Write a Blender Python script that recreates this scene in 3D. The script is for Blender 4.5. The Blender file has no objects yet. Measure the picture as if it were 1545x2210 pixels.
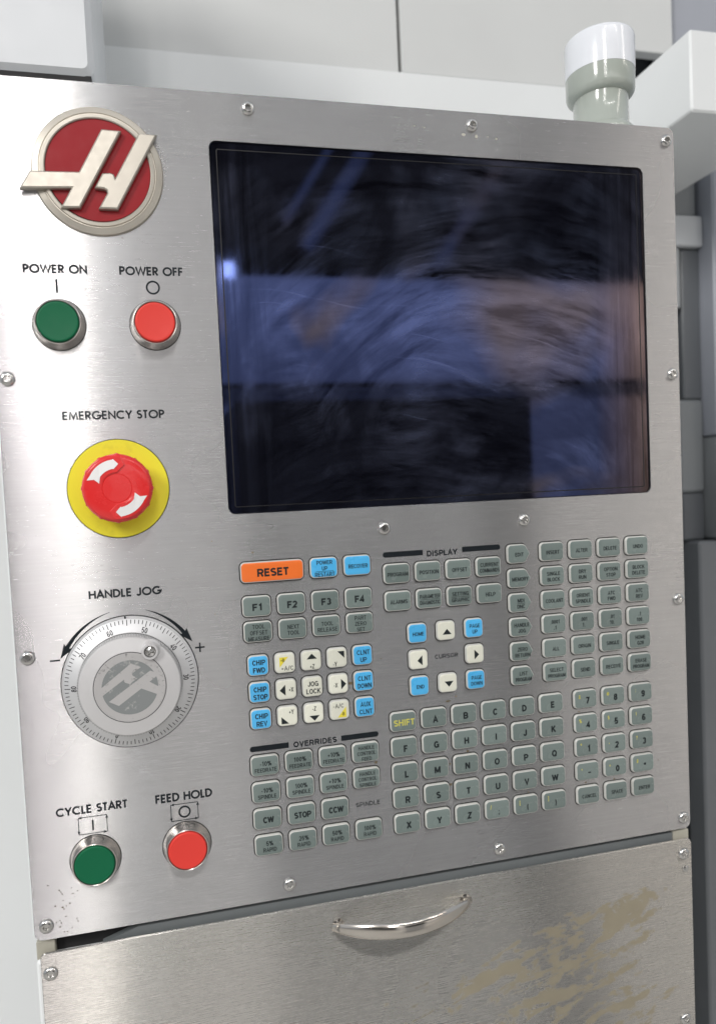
import bpy, bmesh, math, random
from mathutils import Vector, Matrix
random.seed(7)
S = bpy.context.scene
COL = S.collection
PI = math.pi
MM = 0.001
ZT = 1450.0            # height of the screen opening's top edge above the floor, mm

# Panel coordinates, in millimetres: x to the right, y down from the screen's top edge,
# h out of the panel's face towards the operator.
def W(x, y, h=0.0):
    return Vector((x * MM, -h * MM, (ZT - y) * MM))
def Lc(x, y, h=0.0):
    return Vector((x * MM, -h * MM, -y * MM))

# ------------------------------------------------------------------ camera
R0 = Vector((0.97217752, 0.04766466, -0.22934462))
R1 = Vector((-0.05727505, 0.99772966, -0.03542731))
R2 = Vector((0.2271353, 0.04757736, 0.97270034))
def m3(v): return Vector((v.x, v.z, -v.y))
right, down, fwd = m3(R0), m3(R1), m3(R2)
cam = bpy.data.cameras.new("camera")
camo = bpy.data.objects.new("camera", cam); COL.objects.link(camo)
M = Matrix.Identity(4)
for i in range(3):
    M[i][0] = right[i]; M[i][1] = -down[i]; M[i][2] = -fwd[i]
M.translation = W(-41.95, 220.06, 457.19)
camo.matrix_world = M
cam.sensor_fit = 'HORIZONTAL'; cam.sensor_width = 36.0
cam.lens = 36.0 * 1563.4 / 1545.0
cam.shift_x = (772.5 - 712.64) / 1545.0; cam.shift_y = (1140.4 - 1105.0) / 1545.0
cam.clip_start = 0.01; cam.clip_end = 100
cam.dof.use_dof = True
cam.dof.focus_distance = 0.458
cam.dof.aperture_fstop = 9.5
S.camera = camo

# ------------------------------------------------------------------ light
S.view_settings.view_transform = 'Standard'; S.view_settings.look = 'None'
S.view_settings.gamma = 1.0; S.view_settings.exposure = 0.0
w = bpy.data.worlds.new("World"); S.world = w; w.use_nodes = True
w.node_tree.nodes["Background"].inputs[0].default_value = (0.88, 0.93, 1.0, 1)
w.node_tree.nodes["Background"].inputs[1].default_value = 0.56

def lamp(name, loc, target, sx, sy, power, col=(1, 0.98, 0.95)):
    l = bpy.data.lights.new(name, 'AREA'); l.shape = 'RECTANGLE'; l.size = sx; l.size_y = sy
    l.energy = power; l.color = col
    o = bpy.data.objects.new(name, l); COL.objects.link(o); o.location = loc
    o.rotation_euler = (Vector(target) - Vector(loc)).to_track_quat('-Z', 'Y').to_euler()
    return o
T0 = (0.1, 0, 1.25)
lamp("ceiling_lamp", (-0.44, -2.6, 2.85), T0, 0.34, 0.36, 3.4)
lamp("ceiling_lamp", (-0.58, -2.6, 2.60), T0, 0.02, 1.7, 7.0, (1, 0.94, 0.95))
lamp("ceiling_lamp", (-0.40, -2.6, 2.60), T0, 0.025, 1.7, 8.0, (1, 0.97, 0.93))
lamp("ceiling_lamp", (-0.21, -2.7, 2.50), T0, 0.02, 1.4, 0.8, (0.93, 0.97, 1.0))
lamp("ceiling_lamp", (-2.3, -2.4, 3.0), (-0.2, 0.3, 1.1), 0.5, 1.2, 72)
lamp("spot_lamp", (0.292, -2.6, 2.18), T0, 0.045, 0.06, 0.16)
lamp("ceiling_lamp", (2.2, -1.6, 3.2), T0, 0.3, 1.2, 4.5, (1, 0.94, 0.86))
lamp("wall_fill_light", (0.7, -2.2, 3.4), (0.7, -3.4, 1.8), 1.8, 0.3, 74)  # added, unseen: brightens the wall that the steel mirrors
lamp("wall_fill_light", (3.2, -2.0, 3.2), (3.2, -3.4, 1.4), 1.6, 0.4, 48, (1, 0.89, 0.76))  # added too, a warm fill for the wall's right-hand reflections

S.render.engine = 'CYCLES'
S.cycles.use_denoising = True
S.cycles.max_bounces = 6; S.cycles.diffuse_bounces = 3; S.cycles.glossy_bounces = 4
S.cycles.sample_clamp_indirect = 6

# ------------------------------------------------------------------ materials
class NT:
    def __init__(s, name):
        s.m = bpy.data.materials.new(name); s.m.use_nodes = True
        s.t = s.m.node_tree; s.b = s.t.nodes["Principled BSDF"]
    def n(s, typ, **kw):
        nd = s.t.nodes.new(typ)
        for k, v in kw.items(): setattr(nd, k, v)
        return nd
    def lk(s, a, b): s.t.links.new(a, b)
    def coord(s, scale=(1, 1, 1), rot=(0, 0, 0), kind='Object', loc=(0, 0, 0)):
        tc = s.n('ShaderNodeTexCoord'); mp = s.n('ShaderNodeMapping')
        mp.inputs['Scale'].default_value = scale; mp.inputs['Rotation'].default_value = rot
        mp.inputs['Location'].default_value = loc
        if any(rot):
            mp.inputs['Rotation'].default_value = (0, 0, 0); pr = s.n('ShaderNodeMapping')
            pr.inputs['Rotation'].default_value = rot
            s.lk(tc.outputs[kind], pr.inputs[0]); s.lk(pr.outputs[0], mp.inputs[0])
        else: s.lk(tc.outputs[kind], mp.inputs[0])
        return mp.outputs[0]
    def noise(s, vec, scale=1.0, detail=3, rough=0.5, dist=0.0):
        n = s.n('ShaderNodeTexNoise'); n.inputs['Scale'].default_value = scale
        n.inputs['Detail'].default_value = detail; n.inputs['Roughness'].default_value = rough
        n.inputs['Distortion'].default_value = dist
        s.lk(vec, n.inputs['Vector']); return n.outputs['Fac']
    def rng(s, v, a, b, c=0.0, d=1.0):
        n = s.n('ShaderNodeMapRange'); n.inputs[1].default_value = a; n.inputs[2].default_value = b
        n.inputs[3].default_value = c; n.inputs[4].default_value = d
        s.lk(v, n.inputs[0]); return n.outputs[0]
    def math(s, op, a, b=None, clamp=False):
        n = s.n('ShaderNodeMath', operation=op); n.use_clamp = clamp
        for i, v in enumerate((a, b)):
            if v is None: continue
            if isinstance(v, (int, float)): n.inputs[i].default_value = v
            else: s.lk(v, n.inputs[i])
        return n.outputs[0]
    def mix(s, f, a, b):
        n = s.n('ShaderNodeMix', data_type='RGBA')
        for i, v in ((0, f), (6, a), (7, b)):
            if isinstance(v, (int, float)): n.inputs[i].default_value = v
            elif isinstance(v, tuple): n.inputs[i].default_value = (*v, 1)
            else: s.lk(v, n.inputs[i])
        return n.outputs[2]
    def bump(s, h, dist, strength=1.0):
        n = s.n('ShaderNodeBump'); n.inputs['Distance'].default_value = dist
        n.inputs['Strength'].default_value = strength
        s.lk(h, n.inputs['Height']); s.lk(n.outputs[0], s.b.inputs['Normal'])
    def set(s, k, v):
        if isinstance(v, (int, float)): s.b.inputs[k].default_value = v
        elif isinstance(v, tuple): s.b.inputs[k].default_value = (*v, 1) if len(v) == 3 else v
        else: s.lk(v, s.b.inputs[k])

def paint(name, col, rough=0.45, var=0.06, coat=0.0, bump=0.00006, scale=60, metal=0.0, spec=0.5):
    t = NT(name); v = t.coord()
    n1 = t.noise(v, scale, 4, 0.6); n2 = t.noise(v, 7, 3, 0.6)
    f = t.rng(n2, 0.3, 0.7)
    c2 = tuple(c * (1 - var) for c in col)
    base = t.mix(f, col, c2)
    if name.startswith('key_') and name not in ('key_legend_ink', 'key_yellow_field'):
        oi = t.n('ShaderNodeObjectInfo')      # every key has worn a little differently
        base = t.mix(t.rng(oi.outputs['Random'], 0, 1, 0, 0.9), base, tuple(min(.9, c * 1.16 + .006) for c in col))
    if name.endswith('button_plastic') or name in ('estop_red_plastic', 'yellow_plastic', 'key_orange', 'key_cream'):
        g1 = t.noise(t.coord((1, 1, 1), loc=(.3, .1, .7)), 55, 5, 0.65); g2 = t.noise(v, 240, 3, 0.6)
        base = t.mix(t.math('MULTIPLY', t.rng(g1, 0.56, 0.72), t.rng(g2, 0.4, 0.65, 0.1, 0.45)), base, tuple(c * .45 + .02 for c in col))
    t.set('Base Color', base)
    t.set('Roughness', t.rng(n1, 0.3, 0.7, rough * 0.88, min(1, rough * 1.12)))
    t.set('Metallic', metal)
    t.set('Coat Weight', coat); t.set('Specular IOR Level', spec)
    if bump: t.bump(n1, bump, 0.5)
    return t.m

STAINROT = 14
def brushed(name, base=(0.605, 0.60, 0.60), rough=0.235, stain=False, tarnish=0.0):
    t = NT(name)
    v1 = t.coord((60, 30, 2000)); v2 = t.coord((18, 10, 800)); v3 = t.coord((1, 1, 1))
    fine = t.noise(v1, 1.0, 4, 0.75); mid = t.noise(v2, 1.0, 3, 0.65)
    smudge = t.noise(v3, 13, 5, 0.62, 0.6); big = t.noise(v3, 4.5, 3, 0.55, 0.3)
    col = t.mix(t.rng(mid, 0.35, 0.65, 0, 1), base, tuple(c * 0.90 for c in base))
    col = t.mix(t.rng(smudge, 0.48, 0.74, 0, 0.35), col, tuple(min(.8, c * 1.12) for c in base))
    col = t.mix(t.rng(big, 0.4, 0.7, 0, 0.5), col, (base[0] * 0.93, base[1] * 0.92, base[2] * 0.93))
    # small specks of dried coolant
    sp = t.noise(t.coord((1, 1, 1), loc=(3.1, 0, 0)), 170, 2, 0.5)
    sp2 = t.noise(v3, 9, 2, 0.5)
    spk = t.math('MULTIPLY', t.rng(sp, 0.735, 0.77), t.rng(sp2, 0.5, 0.6))
    col = t.mix(t.math('MULTIPLY', spk, 0.6), col, (0.20, 0.15, 0.09))
    r = t.rng(fine, 0.3, 0.7, rough - 0.035, rough + 0.035)
    r = t.math('ADD', r, t.rng(smudge, 0.4, 0.8, -0.01, 0.03))
    metal = 1.0
    if stain:
        # glue residue: slanting streaky tan patches on the right half
        vs = t.coord((17, 1, 70), rot=(0, math.radians(STAINROT), 0))
        a = t.noise(vs, 1.0, 6, 0.62, 0.9)
        a2 = t.noise(t.coord((1, 1, 1)), 95, 4, 0.6, 0.6)
        s_ = t.math('ADD', a, t.math('MULTIPLY', t.math('SUBTRACT', a2, 0.5), 0.40))
        tc = t.n('ShaderNodeTexCoord'); sx = t.n('ShaderNodeSeparateXYZ')
        t.lk(tc.outputs['Object'], sx.inputs[0])
        gx = t.math('MULTIPLY', t.rng(sx.outputs[0], 0.0, 0.17), t.rng(sx.outputs[0], 0.330, 0.285))
        # tops out along a line that climbs to the right
        top = t.math('SUBTRACT', t.math('MULTIPLY', sx.outputs[0], 0.20), sx.outputs[2])
        gy = t.rng(top, 0.055, 0.085)
        bot = t.rng(sx.outputs[2], -0.20, -0.17)
        g = t.math('MULTIPLY', t.math('MULTIPLY', gx, gy), bot)
        thr = t.math('ADD', s_, t.math('MULTIPLY', t.math('SUBTRACT', g, 1.0), 0.30))
        msk = t.rng(thr, 0.485, 0.53)
        edge = t.noise(v3, 60, 3, 0.5)
        col = t.mix(t.math('MULTIPLY', msk, 0.9), col, t.mix(edge, (0.33, 0.285, 0.195), (0.44, 0.39, 0.28)))
        r = t.math('ADD', r, t.math('MULTIPLY', msk, 0.2))
        metal = t.math('SUBTRACT', 1.0, t.math('MULTIPLY', msk, 0.55))
    # ground steel: a lobe drawn out across the grain plus a broader one, both true metal
    bp = t.n('ShaderNodeBump'); bp.inputs['Distance'].default_value = 0.00002; bp.inputs['Strength'].default_value = 0.8
    t.lk(t.math('ADD', fine, mid), bp.inputs['Height'])
    cv = t.n('ShaderNodeCombineXYZ'); cv.inputs[0].default_value = 1.0
    gl = []
    for base_r, an in ((rough, 0.89), (rough + 0.06, 0.55)):
        g_ = t.n('ShaderNodeBsdfAnisotropic'); g_.distribution = 'GGX'
        t.lk(col, g_.inputs['Color']); t.lk(t.math('ADD', r, base_r - rough), g_.inputs['Roughness'])
        g_.inputs['Anisotropy'].default_value = an
        t.lk(cv.outputs[0], g_.inputs['Tangent']); t.lk(bp.outputs[0], g_.inputs['Normal']); gl.append(g_)
    mx = t.n('ShaderNodeMixShader'); t.lk(t.rng(t.noise(v3, 6, 3, 0.5, 0.4), 0.38, 0.68, 0.16, 0.36), mx.inputs[0])
    t.lk(gl[0].outputs[0], mx.inputs[1]); t.lk(gl[1].outputs[0], mx.inputs[2])
    out = [n for n in t.t.nodes if n.type == 'OUTPUT_MATERIAL'][0]
    if stain:
        t.set('Base Color', col); t.set('Roughness', 0.5); t.set('Metallic', 0.25)
        m2 = t.n('ShaderNodeMixShader'); t.lk(t.math('MULTIPLY', msk, 0.62), m2.inputs[0])
        t.lk(mx.outputs[0], m2.inputs[1]); t.lk(t.b.outputs[0], m2.inputs[2]); t.lk(m2.outputs[0], out.inputs[0])
    else: t.lk(mx.outputs[0], out.inputs[0])
    return t.m

M_ = {}
M_['steel'] = brushed("brushed_stainless")
M_['steel_drawer'] = brushed("brushed_stainless_stained", (0.66, 0.64, 0.60), 0.27, stain=True)
M_['white'] = paint("pale_grey_paint", (0.84, 0.86, 0.86), 0.4, 0.03)
M_['white_cool'] = paint("white_enamel", (0.66, 0.68, 0.70), 0.35, 0.04)
M_['upper'] = paint("warm_pale_grey_paint", (0.68, 0.69, 0.68), 0.42, 0.04)
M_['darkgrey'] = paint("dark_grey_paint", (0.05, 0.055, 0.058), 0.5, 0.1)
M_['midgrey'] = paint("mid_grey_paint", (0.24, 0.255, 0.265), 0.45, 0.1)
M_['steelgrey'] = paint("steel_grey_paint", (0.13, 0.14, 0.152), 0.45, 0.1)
M_['postlowshade'] = paint("post_low_shade", (0.20, 0.212, 0.225), 0.45, 0.1)  # door post grey darkened for light falling off downward
M_['postmidshade'] = paint("post_mid_shade", (0.26, 0.275, 0.285), 0.45, 0.1)  # middle step of the painted falloff down the door post
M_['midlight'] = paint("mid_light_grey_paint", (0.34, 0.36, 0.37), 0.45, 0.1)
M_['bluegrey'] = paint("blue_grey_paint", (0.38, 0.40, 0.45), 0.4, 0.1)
M_['black'] = paint("black_cavity", (0.012, 0.012, 0.013), 0.7, 0.1)
M_['ink'] = paint("black_ink", (0.012, 0.016, 0.020), 0.6, 0.2, bump=0, spec=0.15)
M_['keyink'] = paint("key_legend_ink", (0.016, 0.022, 0.024), 0.5, 0.2, bump=0, spec=0.3)
M_['tick'] = paint("dial_ink", (0.03, 0.03, 0.034), 0.6, 0.2, bump=0, spec=0.1)
M_['yink'] = paint("yellow_ink", (0.62, 0.58, 0.10), 0.45, 0.1, bump=0)
M_['seal'] = paint("dark_key_seal", (0.018, 0.018, 0.017), 0.6, 0.3)
M_['screw'] = paint("screw_steel", (0.66, 0.65, 0.63), 0.20, 0.15, metal=1.0, scale=300)
M_['nickel'] = paint("satin_nickel", (0.62, 0.585, 0.55), 0.24, 0.08, metal=1.0, scale=220)
M_['chrome'] = paint("polished_handle", (0.62, 0.58, 0.53), 0.17, 0.05, metal=1.0)
M_['knurl'] = paint("knurled_aluminium", (0.50, 0.50, 0.50), 0.4, 0.05, metal=0.6)
M_['badge'] = paint("champagne_badge", (0.50, 0.465, 0.405), 0.36, 0.06, metal=0.65, scale=200)
M_['badgered'] = paint("badge_red", (0.33, 0.010, 0.016), 0.42, 0.15, scale=150, spec=0.22)
M_['red'] = paint("red_button_plastic", (0.78, 0.055, 0.042), 0.40, 0.06, scale=150, spec=0.3)
M_['green'] = paint("green_button_plastic", (0.006, 0.135, 0.058), 0.42, 0.1, scale=150, spec=0.22)
M_['estop'] = paint("estop_red_plastic", (0.78, 0.028, 0.028), 0.26, 0.05, coat=0.3, scale=120)
M_['yellow'] = paint("yellow_plastic", (0.88, 0.79, 0.03), 0.4, 0.06, scale=80)
M_['arrowwhite'] = paint("white_print", (0.85, 0.84, 0.83), 0.4, 0.03, bump=0)
M_['dial'] = paint("dial_aluminium", (0.70, 0.70, 0.705), 0.46, 0.05, metal=0.5, scale=400)
M_['knob'] = paint("knob_aluminium", (0.68, 0.67, 0.67), 0.48, 0.05, metal=0.4, scale=400)
M_['rim'] = paint("key_rim_plastic", (0.52, 0.52, 0.49), 0.22, 0.05, coat=0.3)
M_['kgrey'] = paint("key_grey", (0.160, 0.200, 0.188), 0.26, 0.10, coat=0.25, scale=90)
M_['kblue'] = paint("key_blue", (0.075, 0.42, 0.76), 0.28, 0.06, coat=0.25)
M_['kcream'] = paint("key_cream", (0.70, 0.70, 0.60), 0.28, 0.06, coat=0.25)
M_['korange'] = paint("key_orange", (0.86, 0.165, 0.025), 0.30, 0.05, coat=0.25)
M_['kyellow'] = paint("key_yellow_field", (0.80, 0.68, 0.06), 0.35, 0.05, bump=0)
M_['lens'] = paint("white_beacon_lens", (0.84, 0.86, 0.90), 0.14, 0.02, coat=0.3, bump=0)
M_['beacon'] = paint("beacon_grey_plastic", (0.42, 0.455, 0.41), 0.14, 0.03, coat=0.4, bump=0)
M_['corner'] = paint("yellowed_shaded_paint", (0.50, 0.48, 0.40), 0.5, 0.25, scale=120)  # yellowed, and darkened for the shade inside the gap
M_['latchgrey'] = paint("light_latch_paint", (0.58, 0.60, 0.62), 0.45, 0.1)
M_['gapgrey'] = paint("grey_inner_strip", (0.16, 0.175, 0.18), 0.45, 0.1)
M_['ductgrey'] = paint("galvanised_duct", (0.24, 0.26, 0.30), 0.5, 0.1)
M_['wall'] = paint("workshop_wall_paint", (0.66, 0.655, 0.66), 0.7, 0.1)
M_['floor'] = paint("workshop_floor_concrete", (0.50, 0.49, 0.47), 0.5, 0.2, scale=20)

def sticker_mat():
    t = NT("worn_grey_sticker"); v = t.coord((1, 1, 1))
    a = t.noise(v, 420, 6, 0.7, 0.5); b = t.noise(v, 110, 3, 0.6)
    m = t.math('MULTIPLY', t.rng(a, 0.55, 0.62), t.rng(b, 0.50, 0.62))
    t.set('Base Color', t.mix(m, (0.26, 0.275, 0.275), (0.50, 0.49, 0.48))); t.set('Roughness', 0.4)
    t.set('Metallic', 0.25)
    return t.m
def stickerlight_mat():
    t = NT("worn_light_sticker"); v = t.coord((1, 1, 1))
    a = t.noise(v, 380, 6, 0.7, 0.5); b = t.noise(v, 90, 3, 0.6)
    m = t.math('MULTIPLY', t.rng(a, 0.54, 0.64), t.rng(b, 0.52, 0.60))
    t.set('Base Color', t.mix(m, (0.60, 0.585, 0.58), (0.17, 0.175, 0.175))); t.set('Roughness', 0.38)
    t.set('Metallic', 0.5)
    return t.m
M_['sticker'] = sticker_mat(); M_['stickerlight'] = stickerlight_mat()

def screen_mat():
    t = NT("smeared_screen_glass")
    v = t.coord((1, 1, 1))
    tc = t.n('ShaderNodeTexCoord'); sx = t.n('ShaderNodeSeparateXYZ'); t.lk(tc.outputs['Object'], sx.inputs[0])
    wob = t.math('MULTIPLY', t.math('SUBTRACT', t.noise(v, 9, 2, 0.5), 0.5), 0.03)
    def wipe(cx, cz, kr, ka, detail=7):     # hand-wiped arcs round a centre
        dx = t.math('SUBTRACT', sx.outputs[0], cx); dz = t.math('SUBTRACT', sx.outputs[2], cz)
        rad = t.math('ADD', t.math('SQRT', t.math('ADD', t.math('MULTIPLY', dx, dx), t.math('MULTIPLY', dz, dz))), wob)
        ang = t.math('ARCTAN2', dx, dz)
        c = t.n('ShaderNodeCombineXYZ'); t.lk(t.math('MULTIPLY', rad, kr), c.inputs[0]); t.lk(t.math('MULTIPLY', ang, ka), c.inputs[1])
        return t.noise(c.outputs[0], 1.0, detail, 0.68, 0.25)
    a1 = wipe(0.13, -0.42, 58, 2.4, 7); a2 = wipe(0.19, -0.25, 70, 1.8, 7); a3 = wipe(0.02, -0.60, 260, 3.0, 4)
    w2 = t.coord((110, 1, 5)); s2 = t.noise(w2, 1.0, 5, 0.65, 0.5)
    big = t.math('ADD', t.noise(v, 9.0, 4, 0.6, 1.2), t.math('SUBTRACT', t.rng(sx.outputs[0], 0.0, 0.25, 0, .10), t.math('MULTIPLY', t.math('ABSOLUTE', t.math('ADD', sx.outputs[2], .12)), 1.1)))
    side = t.math('MAXIMUM', t.rng(sx.outputs[0], 0.262, 0.285), t.rng(sx.outputs[0], 0.045, 0.012))
    pick = t.rng(t.noise(v, 6, 2, 0.5, 0.5), 0.46, 0.54)
    smear = t.mix(side, t.mix(pick, a1, a2), s2)
    sm = t.rng(smear, 0.38, 0.62); patch = t.rng(big, 0.40, 0.62)
    haze = t.math('MULTIPLY', sm, t.math('ADD', t.math('MULTIPLY', patch, 0.8), 0.2))
    scr = t.math('MULTIPLY', t.rng(a3, 0.62, 0.70), t.math('MULTIPLY', patch, 0.7))
    haze2 = t.math('ADD', haze, scr, True)
    tint = t.mix(t.rng(t.noise(v, 8, 3, 0.5, 0.5), 0.52, 0.64), (0.25, 0.35, 0.92), (0.58, 0.49, 0.62))
    tint = t.mix(t.rng(sx.outputs[0], 0.262, 0.300), tint, (0.86, 0.58, 0.52))
    t.set('Base Color', t.mix(haze2, (0.003, 0.003, 0.0045), (0.034, 0.038, 0.058)))
    t.set('Roughness', t.rng(haze2, 0, 1, 0.02, 0.13))
    t.set('IOR', 1.9)
    t.set('Specular Tint', tint)
    t.set('Specular IOR Level', t.rng(haze2, 0, 1, 0.38, 1.0))
    return t.m
M_['screen'] = screen_mat()
M_['bezel'] = paint("screen_bezel_black", (0.006, 0.006, 0.008), 0.3, 0.1, bump=0)

# ------------------------------------------------------------------ mesh helpers
def circle(r, n=48, cx=0, cy=0, a0=0.0):
    return [(cx + r * math.cos(a0 + 2 * PI * i / n), cy + r * math.sin(a0 + 2 * PI * i / n)) for i in range(n)]
def rrect(wd, ht, r, n=5, cx=0, cy=0):
    pts = []
    for (sx, sy, a) in ((1, 1, 0), (-1, 1, PI / 2), (-1, -1, PI), (1, -1, 3 * PI / 2)):
        for i in range(n + 1):
            t = a + PI / 2 * i / n
            pts.append((cx + sx * (wd / 2 - r) + r * math.cos(t), cy + sy * (ht / 2 - r) + r * math.sin(t)))
    return pts
def offset(poly, d):
    n = len(poly); ar = sum(poly[i][0] * poly[(i + 1) % n][1] - poly[(i + 1) % n][0] * poly[i][1] for i in range(n))
    s = 1 if ar > 0 else -1
    out = []
    for i in range(n):
        p0, p1, p2 = Vector(poly[i - 1]), Vector(poly[i]), Vector(poly[(i + 1) % n])
        e1 = (p1 - p0).normalized(); e2 = (p2 - p1).normalized()
        n1 = Vector((-e1.y, e1.x)) * s; n2 = Vector((-e2.y, e2.x)) * s
        b = n1 + n2
        k = d / max(0.35, (1 + n1.dot(n2))) 
        out.append(tuple(p1 + b * k))
    return out
def loft(bm, loops, cap0=False, cap1=True, mat=0, axis='h'):
    rows = []
    for lp, h in loops:
        if isinstance(h, (int, float)):
            rows.append([bm.verts.new(Lc(x, y, h)) for x, y in lp])
        else:
            rows.append([bm.verts.new(Lc(*h(x, y))) for x, y in lp])
    n = len(rows[0])
    for a, b in zip(rows, rows[1:]):
        for i in range(n):
            f = bm.faces.new((a[i], a[(i + 1) % n], b[(i + 1) % n], b[i])); f.material_index = mat
    if cap0: bm.faces.new(rows[0]).material_index = mat
    if cap1: bm.faces.new(rows[-1]).material_index = mat
    return rows
def lathe(bm, prof, n=48, cx=0, cy=0, cap1=True, cap0=False):
    return loft(bm, [(circle(r, n, cx, cy), h) for r, h in prof], cap0, cap1)
def box(bm, x0, x1, y0, y1, h0, h1, c=0.0):
    if c:
        cx, cy = (x0 + x1) / 2, (y0 + y1) / 2
        a = rrect(x1 - x0, y1 - y0, c, 3, cx, cy); b = rrect(x1 - x0 - 2 * c * .6, y1 - y0 - 2 * c * .6, c * .6, 3, cx, cy)
        loft(bm, [(b, h0), (a, h0 + c * .6), (a, h1 - c * .6), (b, h1)], True, True)
    else:
        p = [(x0, y0), (x1, y0), (x1, y1), (x0, y1)]
        loft(bm, [(p, h0), (p, h1)], True, True)
def flat(bm, poly, h):
    vs = [bm.verts.new(Lc(x, y, h)) for x, y in poly]
    return bm.faces.new(vs)
def ribbon(bm, pts, wd, h, closed=False):
    n = len(pts); L_, R_ = [], []
    for i in range(n):
        if closed: p0, p2 = pts[i - 1], pts[(i + 1) % n]
        else: p0, p2 = pts[max(0, i - 1)], pts[min(n - 1, i + 1)]
        p0, p1, p2 = Vector(p0), Vector(pts[i]), Vector(p2)
        e1 = (p1 - p0); e2 = (p2 - p1)
        e1 = e1.normalized() if e1.length > 1e-9 else e2.normalized()
        e2 = e2.normalized() if e2.length > 1e-9 else e1
        n1 = Vector((-e1.y, e1.x)); n2 = Vector((-e2.y, e2.x)); b = n1 + n2
        k = (wd / 2) / max(0.3, 1 + n1.dot(n2))
        L_.append(bm.verts.new(Lc(*(p1 + b * k), h))); R_.append(bm.verts.new(Lc(*(p1 - b * k), h)))
    for i in range(n if closed else n - 1):
        j = (i + 1) % n
        bm.faces.new((L_[i], L_[j], R_[j], R_[i]))
def mk(bm, name, mat, smooth=35, recalc=True):
    me = bpy.data.meshes.new(name)
    if recalc: bmesh.ops.recalc_face_normals(bm, faces=bm.faces)
    bm.to_mesh(me); bm.free()
    me.materials.append(M_[mat] if isinstance(mat, str) else mat)
    if smooth:
        me.shade_smooth(); me.set_sharp_from_angle(angle=math.radians(smooth))
    return me
def flatmk(bm, name, mat):      # print: faces must look outwards (-Y)
    for f in bm.faces:
        f.normal_update()
        if f.normal.y > 0: f.normal_flip()
    me = mk(bm, name, mat, 0, False)
    return me

WPOS = {}
def link(me, name, pos, parent=None, label=None, kind=None, group=None, cat=None):
    o = bpy.data.objects.new(name, me); COL.objects.link(o)
    wp = W(*pos); WPOS[o] = wp
    if parent is not None:
        o.parent = parent; o.location = wp - WPOS[parent]
    else: o.location = wp
    if label: o['label'] = label
    if kind: o['kind'] = kind
    if group: o['group'] = group
    if cat: o['category'] = cat
    return o
def thing(name, pos, label, cat, group=None):
    return link(None, name, pos, None, label, None, group, cat)

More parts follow.
